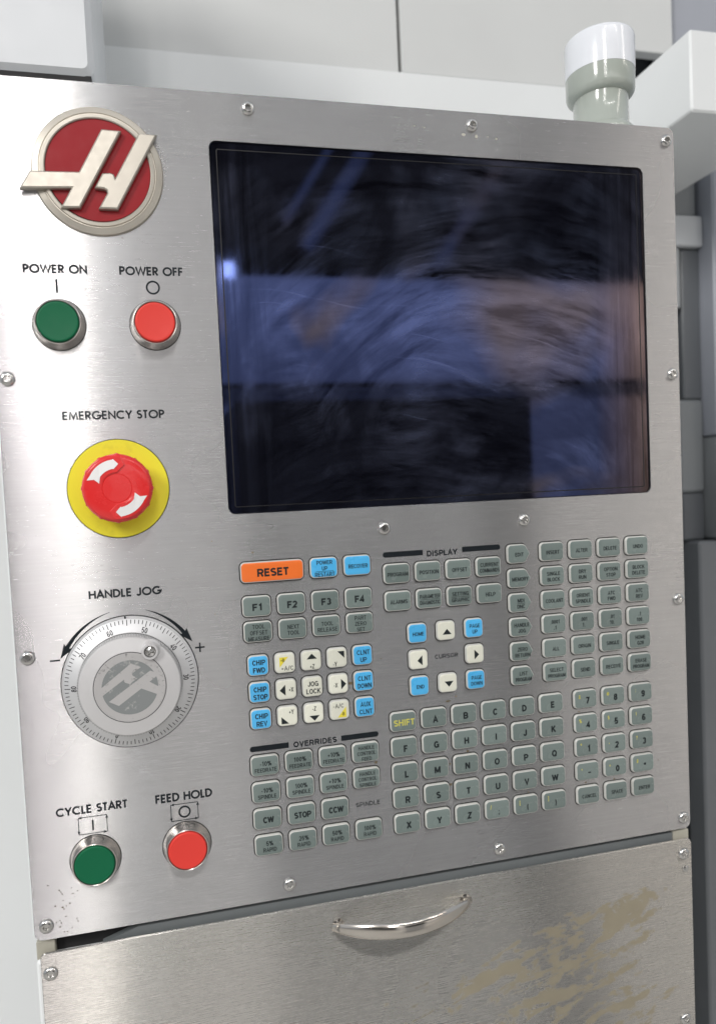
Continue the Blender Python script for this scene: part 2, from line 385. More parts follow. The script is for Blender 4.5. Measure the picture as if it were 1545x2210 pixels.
# ------------------------------------------------------------------ lettering
def arc(cx, cy, r, a0, a1, n=12, ry=None):
    ry = ry or r
    return [(cx + r * math.cos(math.radians(a0 + (a1 - a0) * i / n)), cy + ry * math.sin(math.radians(a0 + (a1 - a0) * i / n))) for i in range(n + 1)]
T_, B_ = .91, .09
def _bowl(x0, x1, y0, y1, n=8):     # D-shaped stroke from the stem and back
    rr = (y1 - y0) / 2
    return [(x0, y1), (x1 - rr, y1)] + arc(x1 - rr, (y0 + y1) / 2, rr, 90, -90, n) + [(x0, y0)]
def _oval(w, n=28): return arc(w / 2, .5, w / 2 - .09, 0, 360, n, .41)
K = {   # plain grotesque lettering; y up, cap height 1: (advance, strokes)
 'A': (.74, [[(.07, 0), (.37, .97), (.67, 0)], [(.19, .33), (.55, .33)]]),
 'B': (.70, [_bowl(.10, .60, .50, T_), _bowl(.10, .63, B_, .50), [(.10, 0), (.10, 1)]]),
 'C': (.72, [arc(.37, .5, .28, 38, 322, 20, .41)]),
 'D': (.71, [[(.10, T_), (.30, T_)] + arc(.30, .5, .32, 90, -90, 14, .41) + [(.10, B_)], [(.10, 0), (.10, 1)]]),
 'E': (.62, [[(.57, T_), (.10, T_), (.10, B_), (.58, B_)], [(.10, .52), (.53, .52)]]),
 'F': (.59, [[(.56, T_), (.10, T_), (.10, 0)], [(.10, .50), (.50, .50)]]),
 'G': (.76, [arc(.38, .5, .29, 40, 345, 20, .41) + [(.66, .46), (.42, .46)], [(.66, .46), (.66, .02)]]),
 'H': (.72, [[(.10, 0), (.10, 1)], [(.62, 0), (.62, 1)], [(.10, .52), (.62, .52)]]),
 'I': (.28, [[(.14, 0), (.14, 1)]]),
 'J': (.54, [[(.44, 1), (.44, .30)] + arc(.26, .30, .18, 0, -180, 10, .21)]),
 'K': (.72, [[(.10, 0), (.10, 1)], [(.64, 1), (.12, .40)], [(.28, .58), (.66, 0)]]),
 'L': (.58, [[(.10, 1), (.10, B_), (.55, B_)]]),
 'M': (.90, [[(.10, 0), (.10, 1)], [(.12, .96), (.45, .10)], [(.45, .10), (.78, .96)], [(.80, 0), (.80, 1)]]),
 'N': (.74, [[(.10, 0), (.10, 1)], [(.12, .96), (.62, .04)], [(.64, 0), (.64, 1)]]),
 'O': (.78, [_oval(.78)]),
 'P': (.67, [_bowl(.10, .61, .43, T_), [(.10, 0), (.10, 1)]]),
 'Q': (.78, [_oval(.78), [(.46, .28), (.70, .02)]]),
 'R': (.72, [_bowl(.10, .62, .46, T_), [(.10, 0), (.10, 1)], [(.40, .46), (.62, .0)]]),
 'S': (.67, [arc(.335, .72, .235, 28, 262, 12, .19) + arc(.335, .29, .245, 82, -152, 12, .20)]),
 'T': (.62, [[(.02, T_), (.60, T_)], [(.31, T_), (.31, 0)]]),
 'U': (.72, [[(.10, 1), (.10, .36)] + arc(.36, .36, .26, 180, 360, 14, .27) + [(.62, 1)]]),
 'V': (.68, [[(.06, 1), (.34, .06), (.62, 1)]]),
 'W': (1.02, [[(.05, 1), (.27, .03)], [(.27, .03), (.51, .95)], [(.51, .95), (.75, .03)], [(.75, .03), (.97, 1)]]),
 'X': (.68, [[(.06, 1), (.62, 0)], [(.62, 1), (.06, 0)]]),
 'Y': (.68, [[(.05, 1), (.34, .44), (.63, 1)], [(.34, .44), (.34, 0)]]),
 'Z': (.63, [[(.07, T_), (.56, T_), (.08, B_), (.58, B_)]]),
 '0': (.58, [_oval(.58, 22)]),
 '1': (.48, [[(.10, .74), (.30, .92), (.30, 0)]]),
 '2': (.58, [arc(.29, .68, .20, 165, -25, 10, .23) + [(.10, B_), (.52, B_)]]),
 '3': (.58, [arc(.28, .71, .18, 150, -80, 10, .20), arc(.28, .29, .20, 82, -155, 10, .20)]),
 '4': (.58, [[(.40, 0), (.40, .95), (.06, .28), (.55, .28)]]),
 '5': (.58, [[(.50, T_), (.16, T_), (.11, .48)] + arc(.28, .32, .21, 120, -150, 12, .24)]),
 '6': (.58, [arc(.29, .31, .20, 0, 360, 16, .22), arc(.31, .50, .22, 178, 40, 10, .41)]),
 '7': (.56, [[(.05, T_), (.50, T_), (.22, 0)]]),
 '8': (.58, [arc(.29, .70, .17, 0, 360, 14, .20), arc(.29, .29, .20, 0, 360, 14, .21)]),
 '9': (.58, [arc(.29, .69, .20, 0, 360, 16, .22), arc(.27, .50, .22, -2, -140, 10, .41)]),
 '%': (.90, [arc(.20, .74, .13, 0, 360, 12, .18), arc(.70, .26, .13, 0, 360, 12, .18), [(.26, 0), (.64, 1)]]),
 '+': (.60, [[(.08, .42), (.52, .42)], [(.30, .20), (.30, .64)]]),
 '-': (.42, [[(.07, .38), (.35, .38)]]),
 '/': (.40, [[(.04, -.05), (.34, 1.05)]]),
 '.': (.28, [[(.06, .07), (.22, .07)]]),
 ',': (.28, [[(.18, .12), (.08, -.15)]]),
 ':': (.28, [[(.06, .10), (.22, .10)], [(.06, .62), (.22, .62)]]),
 ';': (.30, [[(.20, .12), (.10, -.15)], [(.08, .62), (.24, .62)]]),
 '(': (.36, [arc(.45, .45, .30, 125, 235, 8, .72)]),
 ')': (.36, [arc(-.09, .45, .30, 55, -55, 8, .72)]),
 '[': (.34, [[(.30, 1.0), (.12, 1.0), (.12, -.12), (.30, -.12)]]),
 ']': (.34, [[(.04, 1.0), (.22, 1.0), (.22, -.12), (.04, -.12)]]),
 '?': (.56, [arc(.27, .72, .18, 165, -40, 10, .20) + [(.27, .26)], [(.19, .06), (.35, .06)]]),
 '!': (.28, [[(.14, 1), (.14, .28)], [(.06, .06), (.22, .06)]]),
 '*': (.50, [[(.25, .45), (.25, .95)], [(.03, .82), (.47, .58)], [(.47, .82), (.03, .58)]]),
 '=': (.60, [[(.08, .30), (.52, .30)], [(.08, .56), (.52, .56)]]),
 '#': (.64, [[(.20, 0), (.26, 1)], [(.40, 0), (.46, 1)], [(.04, .34), (.58, .34)], [(.06, .66), (.60, .66)]]),
 '&': (.74, [[(.66, 0), (.16, .66)] + arc(.31, .76, .15, 200, -30, 8, .16) + [(.14, .36)] + arc(.29, .24, .19, 150, 350, 8, .18) + [(.62, .46)]]),
 '@': (.90, [arc(.45, .46, .36, -60, 290, 20, .42), arc(.45, .46, .15, 0, 360, 12, .18)]),
 '$': (.60, [arc(.30, .68, .20, 28, 262, 10, .17) + arc(.30, .30, .21, 82, -152, 10, .17), [(.30, -.08), (.30, 1.06)]]),
 ' ': (.32, []),
}
def natural(txt, sp): return sum(K[c][0] for c in txt) + sp * (len(txt) - 1)
def put_text(bm, txt, cx, cy, cap, width=None, xs=0.95, bold=0.03, h=0.0, rot=0.0):
    """cx, cy = centre of the line in local mm (y down); bold adds to the stroke."""
    sp = .07 if len(txt) > 1 else 0
    tot = natural(txt, sp); kx = width / tot if width else cap * xs
    th = cap * ((.165 if cap > 3.25 else .13) + 1.5 * bold)
    x = -tot * kx / 2; cr, sr = math.cos(rot), math.sin(rot); i = 0
    for c in txt:
        adv, strokes = K[c]
        for st in strokes:
            pts = []
            for px, py in st:
                X, Y = x + px * kx, -(py - .5) * cap
                pts.append((cx + X * cr - Y * sr, cy + X * sr + Y * cr))
            closed = len(pts) > 8 and math.hypot(pts[0][0] - pts[-1][0], pts[0][1] - pts[-1][1]) < 1e-4
            ribbon(bm, pts[:-1] if closed else pts, th, h + .005 * (i % 3), closed); i += 1
        x += (adv + sp) * kx

G = {   # geometric sans capitals; y up, cap height 1
 'O': (1.02, [arc(.51, .5, .44, 0, 360, 32)]),
 'P': (.58, [[(.08, 0), (.08, .93), (.28, .93)] + arc(.28, .70, .23, 90, -90) + [(.08, .47)]]),
 'W': (1.12, [[(.03, 1), (.30, .07), (.56, .93), (.82, .07), (1.09, 1)]]),
 'E': (.56, [[(.50, .93), (.08, .93), (.08, .07), (.50, .07)], [(.08, .51), (.47, .51)]]),
 'R': (.62, [[(.08, 0), (.08, .93), (.28, .93)] + arc(.28, .70, .23, 90, -90) + [(.08, .47)], [(.26, .47), (.55, 0)]]),
 'N': (.78, [[(.08, 0), (.08, .90), (.70, .10), (.70, 1)]]),
 'F': (.52, [[(.48, .93), (.08, .93), (.08, 0)], [(.08, .52), (.45, .52)]]),
 'M': (.96, [[(.08, 0), (.17, .90), (.48, .12), (.79, .90), (.88, 0)]]),
 'G': (.96, [arc(.50, .5, .43, 48, 352, 26) + [(.93, .45), (.54, .45)]]),
 'C': (.88, [arc(.50, .5, .43, 48, 312, 24)]),
 'Y': (.68, [[(.03, 1), (.34, .46), (.65, 1)], [(.34, .46), (.34, 0)]]),
 'S': (.56, [arc(.28, .735, .20, 35, 270, 14) [0:] + arc(.27, .29, .22, 90, -150, 14)]),
 'T': (.52, [[(.02, .93), (.50, .93)], [(.26, .93), (.26, 0)]]),
 'H': (.74, [[(.08, 0), (.08, 1)], [(.66, 0), (.66, 1)], [(.08, .53), (.66, .53)]]),
 'A': (.76, [[(.02, 0), (.38, .95), (.74, 0)], [(.16, .33), (.60, .33)]]),
 'D': (.76, [[(.08, 0), (.08, .93), (.26, .93)] + arc(.26, .5, .43, 90, -90, 16) + [(.08, .07)]]),
 'L': (.46, [[(.08, 1), (.08, .07), (.44, .07)]]),
 'J': (.50, [[(.40, 1), (.40, .24)] + arc(.22, .24, .18, 0, -165, 10)]),
 ' ': (.34, []),
}
def geo_text(bm, txt, x0, x1, ytop, ybot, thick=0.15, h=0.12):
    cap = ybot - ytop; sp = 0.10
    tot = sum(G[c][0] for c in txt) + sp * (len(txt) - 1)
    kx = (x1 - x0) / tot; x = x0; i = 0
    for c in txt:
        a, strokes = G[c]
        for s in strokes:
            pts = [(x + px * kx, ybot - py * cap) for px, py in s]
            ribbon(bm, pts, thick * cap, h + 0.004 * (i % 3)); i += 1
        x += (a + sp) * kx

# ------------------------------------------------------------------ control panel
panel = thing('control_panel', (100, 487, 0), 'brushed stainless machine control panel with dark screen, keypad, dial and push buttons', 'control panel')

# faceplate with a real screen opening
PX0, PX1, PY0, PY1 = -130.2, 330.2, -29.3, 481.9
SW, SH = 304.0, 230.0
def plate():
    bm = bmesh.new()
    cx, cy = (PX0 + PX1) / 2, (PY0 + PY1) / 2
    N = 6
    out = rrect(PX1 - PX0, PY1 - PY0, 5.0, N, cx, cy); inn = rrect(SW, SH, 4.5, N, SW / 2, SH / 2)
    out2 = rrect(PX1 - PX0 - .6, PY1 - PY0 - .6, 4.7, N, cx, cy); inn2 = rrect(SW + .25, SH + .25, 4.6, N, SW / 2, SH / 2)
    rb = [[bm.verts.new(Lc(x, y, hh)) for x, y in lp] for lp, hh in ((out, -1.5), (out, -.3), (out2, 0), (inn2, 0), (inn, -.25), (inn, -2.0))]
    n = len(out)
    for a, b in zip(rb, rb[1:]):
        for i in range(n):
            bm.faces.new((a[i], a[(i + 1) % n], b[(i + 1) % n], b[i]))
    return mk(bm, 'faceplate', 'steel', 25)
link(plate(), 'faceplate', (0, 0, 0), panel)

bm = bmesh.new(); box(bm, PX0 - 1.3, PX1 + .2, PY0 + .6, PY1 + .3, -118, -1.6, 3.0)
link(mk(bm, 'housing', 'white'), 'housing', (0, 0, 0), panel, 'pale grey painted housing behind the steel face')

# screen: glass > bezel
bm = bmesh.new(); flat(bm, rrect(SW + 4, SH + 4, 5, 5, SW / 2, SH / 2), -1.45)
scr = link(flatmk(bm, 'screen', 'screen'), 'screen', (0, 0, 0), panel, 'dark glossy screen glass smeared with wiping marks')
bm = bmesh.new()
a = rrect(SW + .6, SH + .6, 4.6, 5, SW / 2, SH / 2); b = rrect(SW - 1.0, SH - 1.0, 4.0, 5, SW / 2, SH / 2)
a = rrect(SW - .1, SH - .1, 4.4, 5, SW / 2, SH / 2)
loft(bm, [(a, -.28), (a, -.34), (b, -1.35), (b, -1.44)], False, False)
link(mk(bm, 'screen_gasket', 'bezel'), 'screen_gasket', (0, 0, 0), scr)
bm = bmesh.new(); ribbon(bm, rrect(SW - 9, SH - 9, 1.0, 3, SW / 2, SH / 2), .7, -1.40, True)
link(flatmk(bm, 'display_border', 'bezel'), 'display_border', (0, 0, 0), scr)

# screws
def screw_mesh(r=4.4):
    bm = bmesh.new()
    n = 36
    prof = [(r, 0), (r, .35), (r * .93, 1.1), (r * .78, 1.75), (r * .60, 2.1), (r * .5, 2.2)]
    loops = [(circle(q, n), hh) for q, hh in prof]
    star = [((1.75 + .32 * math.cos(6 * 2 * PI * i / n)) * math.cos(2 * PI * i / n), (1.75 + .32 * math.cos(6 * 2 * PI * i / n)) * math.sin(2 * PI * i / n)) for i in range(n)]
    star2 = [(x * .9, y * .9) for x, y in star]
    loops += [(star, 2.15), (star2, .9)]
    loft(bm, loops, False, True)
    return mk(bm, 'screw', 'screw', 40)
SCREW = screw_mesh()
bm = bmesh.new(); loft(bm, [(circle(.62, 12), .9), (circle(.5, 12), 1.7)], False, True); PIN = mk(bm, 'pin', 'screw')
SCREWS = [(25.2, -20.6), (174.6, -20.5), (323.6, -19.8), (324.0, 145.2), (324.2, 309.3), (324.2, 473.5),
          (-123.2, 473.1), (26.3, 473.0), (175.2, 473.3), (-124.0, 144.2), (-123.4, 309.0), (101.3, 244.4), (202.7, 244.4)]
for i, (x, y) in enumerate(SCREWS):
    s = link(SCREW, 'screw', (x, y, 0.05), panel)
    s.rotation_euler = (0, random.uniform(0, 1), 0)

# emblem
EX, EY = -65.8, 22.9
bm = bmesh.new()
lathe(bm, [(37.6, .05), (37.4, 1.0), (36.9, 1.6), (33.6, 2.3), (33.2, 1.9), (32.7, 1.9), (32.3, 2.9), (30.6, 3.1), (30.0, 2.7), (29.9, 1.6)], 96, cap1=False)
badge = link(mk(bm, 'emblem', 'badge', 30), 'emblem', (EX, EY, 0), panel, 'round red emblem in a champagne metal rim with a slanting letter across it')
bm = bmesh.new(); lathe(bm, [(29.9, 1.2), (29.7, 2.0), (0.01, 2.05)], 72)
link(mk(bm, 'emblem_disc', 'badgered'), 'emblem_disc', (EX + .1, EY - .4, 0), badge)
H1 = [(-62.6, 0), (-51.4, .3), (-69.6, 32.5), (-77.1, 46), (-87.9, 46.4), (-81.4, 34.9), (-109.8, 36.2), (-103.5, 26.0), (-76.5, 25.2)]
H2 = [(-41.2, .9), (-30.9, 1.3), (-55.8, 46), (-66.8, 46), (-61.5, 37.1), (-61.6, 35.4), (-63.1, 34.5), (-68.3, 34.1), (-63.5, 25.4), (-59, 24.9), (-57.0, 25.7), (-56.3, 27.8)]
HC = (-65.3, 22.2)
H1 = [(x - HC[0], y - HC[1]) for x, y in H1]; H2 = [(x - HC[0], y - HC[1]) for x, y in H2]
for H in (H1, H2):
    bm = bmesh.new()
    loft(bm, [(H, 1.7), (H, 4.7), (offset(H, .25), 5.1), (offset(H, .9), 5.6)], False, True)
    link(mk(bm, 'letter_bar', 'badge', 20), 'letter_bar', (HC[0], HC[1], 0), badge)
# old glue crumbs round the emblem's right edge
bm = bmesh.new()
for i in range(110):
    a_ = math.radians(random.gauss(-22, 15)); rr = 38.2 + abs(random.gauss(0, 1.0)) 
    x, y = rr * math.cos(a_), rr * math.sin(a_)
    s_ = random.uniform(.12, .38); th = random.uniform(0, PI)
    pts = [(x + s_ * random.uniform(.7, 1.8) * math.cos(th + k * PI / 2), y + s_ * math.sin(th + k * PI / 2)) for k in range(4)]
    loft(bm, [(pts, 0.02), ([(x + (p[0] - x) * .4, y + (p[1] - y) * .4) for p in pts], random.uniform(.1, .35))], False, True)
link(mk(bm, 'glue_residue', 'stickerlight', 0), 'glue_residue', (EX, EY, 0), panel, 'pale dried glue crumbs along the right edge of the emblem', kind='stuff')

# dried coolant specks on the plate
M_['speck'] = paint("dried_coolant", (0.17, 0.13, 0.075), 0.6, 0.3, scale=400)
M_['chalk'] = paint("pale_residue", (0.56, 0.54, 0.46), 0.6, 0.2, scale=400)
SPECKS = [(-11.5, 246.1, .5, .5), (13.6, 254.7, .7, .9), (147.2, 362.1, .9, .8), (141, 364.8, 2.2, .6), (73.6, 345.2, 1.6, 1.1), (154.1, 401.0, 1.1, .8),
          (140.9, 408.4, .7, .9), (140.8, 422.7, 1.1, 1.0), (198.6, 436.2, .8, .5), (240.4, 383.6, 1.0, .5), (243.9, 435.6, .9, .6), (266.9, 436.2, .8, .6),
          (-111.8, 148.2, .5, .8), (-12.0, 292.0, .4, .4), (95.0, 331.0, .5, .4), (88.5, 400.2, 1.3, 1.0)]
SPECKS += [(random.gauss(-113, 5), random.uniform(448, 479), random.uniform(.3, .8), random.uniform(.2, .5)) for _ in range(26)]
CHALK = [(168.4, -14.2, 1.6, 1.3), (177.7, -13.4, 1.3, 1.4), (192.0, -12.9, 1.1, .9), (186, -13.8, .7, .4), (134, -17.5, 1.1, .35), (141, -17.0, .8, .3)]
CHALK += [(random.uniform(108, 160), random.gauss(-17, 1.5), random.uniform(.2, .5), .2) for _ in range(10)]
def blobs(name, spots, mat, label):
    bm = bmesh.new()
    for x, y, sx_, sy_ in spots:
        for q in range(3 if sx_ > .8 else 1):
            ox, oy = (random.uniform(-.6, .6) * sx_, random.uniform(-.4, .4) * sy_) if q else (0, 0)
            k_ = 1 if q == 0 else .5
            pts = [(x + ox + sx_ * k_ * random.uniform(.55, 1.1) * math.cos(a * PI / 6), y + oy + sy_ * k_ * random.uniform(.55, 1.1) * math.sin(a * PI / 6)) for a in range(12)]
            flat(bm, pts, .03 + .012 * q)
    link(flatmk(bm, name, mat), name, (0, 0, 0), panel, label, kind='stuff')
blobs('coolant_specks', SPECKS, 'speck', 'brown dried coolant specks scattered between the keys')
blobs('pale_specks', CHALK, 'chalk', 'pale residue marks under the top middle screw')

# push buttons
def bezel_mesh():
    bm = bmesh.new()
    lathe(bm, [(14.9, 0), (15.0, .6), (14.7, 1.2), (14.6, 2.2), (13.9, 4.8), (13.2, 7.4), (12.9, 8.1), (12.5, 8.3), (12.15, 8.1), (12.05, 5.5)], 64, cap1=False)
    return mk(bm, 'bezel_ring', 'nickel', 40)
BEZEL = bezel_mesh()
bm = bmesh.new(); lathe(bm, [(15.35, .06), (14.5, .07)], 48, cap1=False); BGAP = mk(bm, 'button_gasket', 'black')
def cap_mesh(m):
    bm = bmesh.new()
    lathe(bm, [(11.75, 5), (11.75, 7.9), (11.55, 8.5), (11.1, 8.8), (10.4, 8.75), (8, 8.55), (4, 8.45), (0.01, 8.42)], 56)
    return mk(bm, 'button_cap', m, 60)
CAPG, CAPR = cap_mesh('green'), cap_mesh('red')
for nm, x, y, me, lb in (('power_on_button', -93.3, 112.7, CAPG, 'green push button under the words POWER ON'),
                         ('power_off_button', -38.2, 112.6, CAPR, 'red push button under the words POWER OFF'),
                         ('cycle_start_button', -92.3, 436.4, CAPG, 'green push button under the words CYCLE START'),
                         ('feed_hold_button', -37.3, 436.3, CAPR, 'red push button under the words FEED HOLD')):
    b_ = link(BEZEL, nm, (x, y, 0), panel, lb)
    link(me, 'button_cap', (x, y, 0), b_)
    link(BGAP, 'button_gasket', (x, y, 0), b_)

# emergency stop
SX, SY = -65.3, 210.8
bm = bmesh.new(); lathe(bm, [(29.6, .25), (29.3, .55), (0.01, .6)], 96)
es = link(mk(bm, 'emergency_stop_button', 'yellow'), 'emergency_stop_button', (SX, SY, 0), panel, 'red mushroom emergency stop button on a yellow disc')
bm = bmesh.new(); lathe(bm, [(30.1, .06), (29.4, .07)], 96, cap1=False)
link(mk(bm, 'disc_edge', 'black'), 'disc_edge', (SX, SY, 0), es)
bm = bmesh.new()
def lobed(r, amp):
    out = []
    for i in range(144):
        t = 2 * PI * i / 144
        q = (t * 12 / (2 * PI)) % 1.0
        b = amp if q < .10 else (amp * (1 - (q - .10) / .12) if q < .22 else 0)
        out.append(((r + b) * math.cos(t), (r + b) * math.sin(t)))
    return out
def cir(r): return circle(r, 144)
loft(bm, [(cir(11.5), .6), (cir(11.5), 6.5), (cir(14), 8.0), (cir(19.2), 9.6), (lobed(19.8, .3), 10.6), (lobed(20.2, .5), 12.5), (lobed(20.1, .5), 15.2),
          (lobed(19.6, .3), 17.0), (cir(18.7), 18.3), (cir(17.6), 18.9), (cir(14), 19.4), (cir(8.5), 19.7), (cir(8.3), 19.45), (cir(8.1), 19.7), (cir(.01), 19.85)], False, True)
link(mk(bm, 'mushroom_head', 'estop', 45), 'mushroom_head', (SX, SY, 0), es)
def polar(r, deg): return (r * math.cos(math.radians(deg)), -r * math.sin(math.radians(deg)))
bmw = bmesh.new(); bmr = bmesh.new()
for k in (0, 180):
    # raised arrow plate in red with the white arrow printed on it
    n = 14
    outer = [polar(18.2, 182 + k - (182 - 82) * i / n) for i in range(n + 1)]
    inner = [polar(9.0, 182 + k - (182 - 88) * i / n) for i in range(n + 1)]
    tip = polar(14.2, 70 + k)
    pts = outer + [tip] + inner[::-1]
    def hh(dd):
        def f(x, y, _d=dd): 
            ang = math.degrees(math.atan2(-y, x)) % 360
            u = ((182 + k - ang) % 360) / 100.0
            rr = math.hypot(x, y)
            base = 19.62 - max(0, rr - 12) * 0.11
            return (x, y, base + _d * max(0.02, min(1, u * 1.3 if u < 2 else 0.02)))
        return f
    loft(bmr, [(pts, hh(-.3)), (pts, hh(.75)), (offset(pts, .25), hh(.9))], False, True)
    n = 12
    o2 = [polar(16.6, 158 + k - (158 - 96) * i / n) for i in range(n + 1)]
    i2 = [polar(11.3, 158 + k - (158 - 99) * i / n) for i in range(n + 1)]
    hd = [polar(17.0, 95 + k), polar(14.0, 84 + k), polar(11.0, 97 + k)]
    tl = [polar(10.2, 163 + k), polar(13.6, 157 + k), polar(17.4, 163 + k)]
    pts2 = o2 + hd + i2[::-1] + tl
    pts2 = [tuple(p) for p in pts2]
    vs = []
    for x, y in pts2:
        q = hh(.97)(x, y); vs.append(bmw.verts.new(Lc(q[0], q[1], q[2] + .07)))
    bmw.faces.new(vs)
bmesh.ops.triangulate(bmw, faces=bmw.faces)
link(mk(bmr, 'arrow_plate', 'estop', 30), 'arrow_plate', (SX, SY, 0), es)
link(flatmk(bmw, 'white_arrows', 'arrowwhite'), 'white_arrows', (SX, SY, 0), es)

# jog wheel
JX, JY = -65.1, 329.0
bm = bmesh.new()
lathe(bm, [(40.4, .05), (40.3, 1.2), (39.9, 1.6), (39.4, 1.5), (39.2, 2.2), (38.8, 2.6), (31.0, 5.4), (30.6, 5.2)], 120, cap1=False)
jog = link(mk(bm, 'jog_wheel', 'dial', 30), 'jog_wheel', (JX, JY, 0), panel, 'round silver jog dial with a numbered scale from 0 to 90')
bm = bmesh.new(); lathe(bm, [(41.0, .06), (40.2, .08)], 96, cap1=False)
link(mk(bm, 'wheel_gasket', 'black'), 'wheel_gasket', (JX, JY, 0), jog)
bm = bmesh.new()
N = 360
def knurl(r, a): return [((r + (a if i % 3 else -a)) * math.cos(2 * PI * i / N), (r + (a if i % 3 else -a)) * math.sin(2 * PI * i / N)) for i in range(N)]
loft(bm, [(knurl(30.2, .16), 5.0), (knurl(29.9, .16), 11.6), (circle(29.6, N), 13.4), (circle(29.0, N), 14.0), (circle(21.2, N), 15.3), (circle(21.1, N), 14.8), (circle(20.7, N), 14.8), (circle(20.6, N), 15.45), (circle(.01, N), 15.5)], False, True)

knob = link(mk(bm, 'knob', 'knob', 35), 'knob', (JX, JY, 0), jog)
bm = bmesh.new(); bmt = bmesh.new()
A50 = 17.5
def dialh(r): return 2.6 + (38.8 - r) / (38.8 - 31.0) * 2.8 + .14
for i in range(100):
    a_ = math.radians(A50 - (i - 50) * 3.6)     # clockwise from the top
    r1 = 38.4; r0 = 35.0 if i % 5 == 0 else 36.1
    ca, sa = math.sin(a_), -math.cos(a_); px, py = -sa, ca; hw = .2
    vs = [bm.verts.new(Lc(r * ca + s * px * hw, r * sa + s * py * hw, dialh(r))) for r, s in ((r1, -1), (r1, 1), (r0, 1), (r0, -1))]
    bm.faces.new(vs)
for q in range(10):
    a_ = math.radians(A50 - (q * 10 - 50) * 3.6); r = 33.0
    tmp = bmesh.new(); put_text(tmp, '%d' % (q * 10) if q else '0', r * math.sin(a_), -r * math.cos(a_), 3.4, None, .85, -.02, 0.0, a_)
    for v in tmp.verts:
        rr = math.hypot(v.co.x, v.co.z) / MM; v.co.y = -dialh(rr) * MM
    me = bpy.data.meshes.new('tmp'); tmp.to_mesh(me); tmp.free(); bm.from_mesh(me); bpy.data.meshes.remove(me)
link(flatmk(bm, 'scale_marks', 'tick'), 'scale_marks', (JX, JY, 0), jog)
bm = bmesh.new()
def kn(rr, amp): return [((rr + (amp if i_ % 4 < 2 else 0)) * math.cos(2 * PI * i_ / 480), (rr + (amp if i_ % 4 < 2 else 0)) * math.sin(2 * PI * i_ / 480)) for i_ in range(480)]
loft(bm, [(kn(30.0, .5), 5.2), (kn(30.0, .5), 12.4), (circle(29.9, 480), 12.5)], False, False)
link(mk(bm, 'knurled_ring', 'knurl', 20), 'knurled_ring', (JX, JY, 0), knob)
# sticker
bm = bmesh.new(); flat(bm, circle(20.4, 64), 15.56)
link(flatmk(bm, 'hub_sticker', 'stickerlight'), 'hub_sticker', (JX, JY, 0), knob)
bm = bmesh.new(); flat(bm, circle(16.2, 64), 15.62)
link(flatmk(bm, 'sticker_field', 'sticker'), 'sticker_field', (JX, JY, 0), knob)
bm = bmesh.new()
th = math.radians(180 + 27)
for H in (H1, H2):
    pts = []
    for x, y in H:
        x, y = x * .56, y * .56
        X, Y = x * math.cos(th) - y * math.sin(th), x * math.sin(th) + y * math.cos(th)
        q = math.hypot(X, Y)
        if q > 20.0: X, Y = X * 20.0 / q, Y * 20.0 / q
        pts.append((X, Y))
    flat(bm, pts, 15.68)
link(flatmk(bm, 'sticker_letter', 'stickerlight'), 'sticker_letter', (JX, JY, 0), knob)
bm = bmesh.new(); lathe(bm, [(21.0, 15.5), (20.75, 15.52)], 96, cap1=False)
link(mk(bm, 'sticker_edge', 'tick'), 'sticker_edge', (JX, JY, 0), knob)
# screw boss on the knob
bm = bmesh.new(); lathe(bm, [(6.8, 13.6), (6.0, 14.4), (5.2, 15.4), (4.9, 18.0), (4.5, 18.5), (3.5, 18.5), (3.4, 16.6)], 48, cap1=False)
boss = link(mk(bm, 'grip_boss', 'knob', 40), 'grip_boss', (JX + 12.6, JY - 20.6, 0), knob)
bm = bmesh.new()
lathe(bm, [(3.42, 16.6), (3.4, 16.9), (3.1, 17.0)], 40, cap1=False)
bm2 = bmesh.new()
cross = []
for k in range(4):
    a_ = k * PI / 2 + .35
    for (d, wv) in ((2.3, -.45), (2.3, .45), (.6, .6)):
        c, s = math.cos(a_), math.sin(a_)
        if d > 1: cross.append((d * c - wv * s, d * s + wv * c))
        else: cross.append((.75 * math.cos(a_ + PI / 4), .75 * math.sin(a_ + PI / 4)))
n = len(cross)
ring = []
for x, y in cross:
    a_ = math.atan2(y, x); ring.append((3.15 * math.cos(a_), 3.15 * math.sin(a_)))
loft(bm2, [(ring, 17.0), (cross, 17.9), ([(x * .6, y * .6) for x, y in cross], 16.8)], False, True)
link(mk(bm2, 'screw', 'screw', 20), 'screw', (JX + 12.6, JY - 20.6, 0), knob)
link(mk(bm, 'screw_socket', 'black', 20), 'screw_socket', (JX + 12.6, JY - 20.6, 0), knob)

# ---- print on the plate
def printed(txt, x0, x1, y0, y1, thick=.15):
    bm = bmesh.new(); cx, cy = (x0 + x1) / 2, (y0 + y1) / 2
    geo_text(bm, txt, x0 - cx, x1 - cx, y0 - cy, y1 - cy, thick)
    link(flatmk(bm, 'printed_words', 'ink'), 'printed_words', (cx, cy, 0), panel, 'black words ' + txt)
printed('POWER ON', -111.5, -75.9, 77.7, 82.5, .25)
printed('POWER OFF', -57.3, -20.0, 77.8, 82.7, .22)
printed('EMERGENCY STOP', -95.0, -36.0, 163.8, 168.7, .21)
printed('HANDLE JOG', -86.6, -44.0, 271.8, 276.6, .23)
printed('CYCLE START', -113.4, -71.9, 402.3, 407.2, .22)
printed('FEED HOLD', -54.9, -20.2, 402.4, 407.5, .22)
def symbol(fn, pos, label):
    bm = bmesh.new(); fn(bm); link(flatmk(bm, 'printed_symbol', 'ink'), 'printed_symbol', pos, panel, label)
symbol(lambda bm: ribbon(bm, [(0, -4.1), (0, 4.1)], 1.2, .12), (-93.5, 90.0, 0), 'thin black upright line above the upper green button')
symbol(lambda bm: ribbon(bm, circle(3.65, 40), 1.05, .12, True), (-38.3, 90.0, 0), 'black ring symbol above the upper red button')
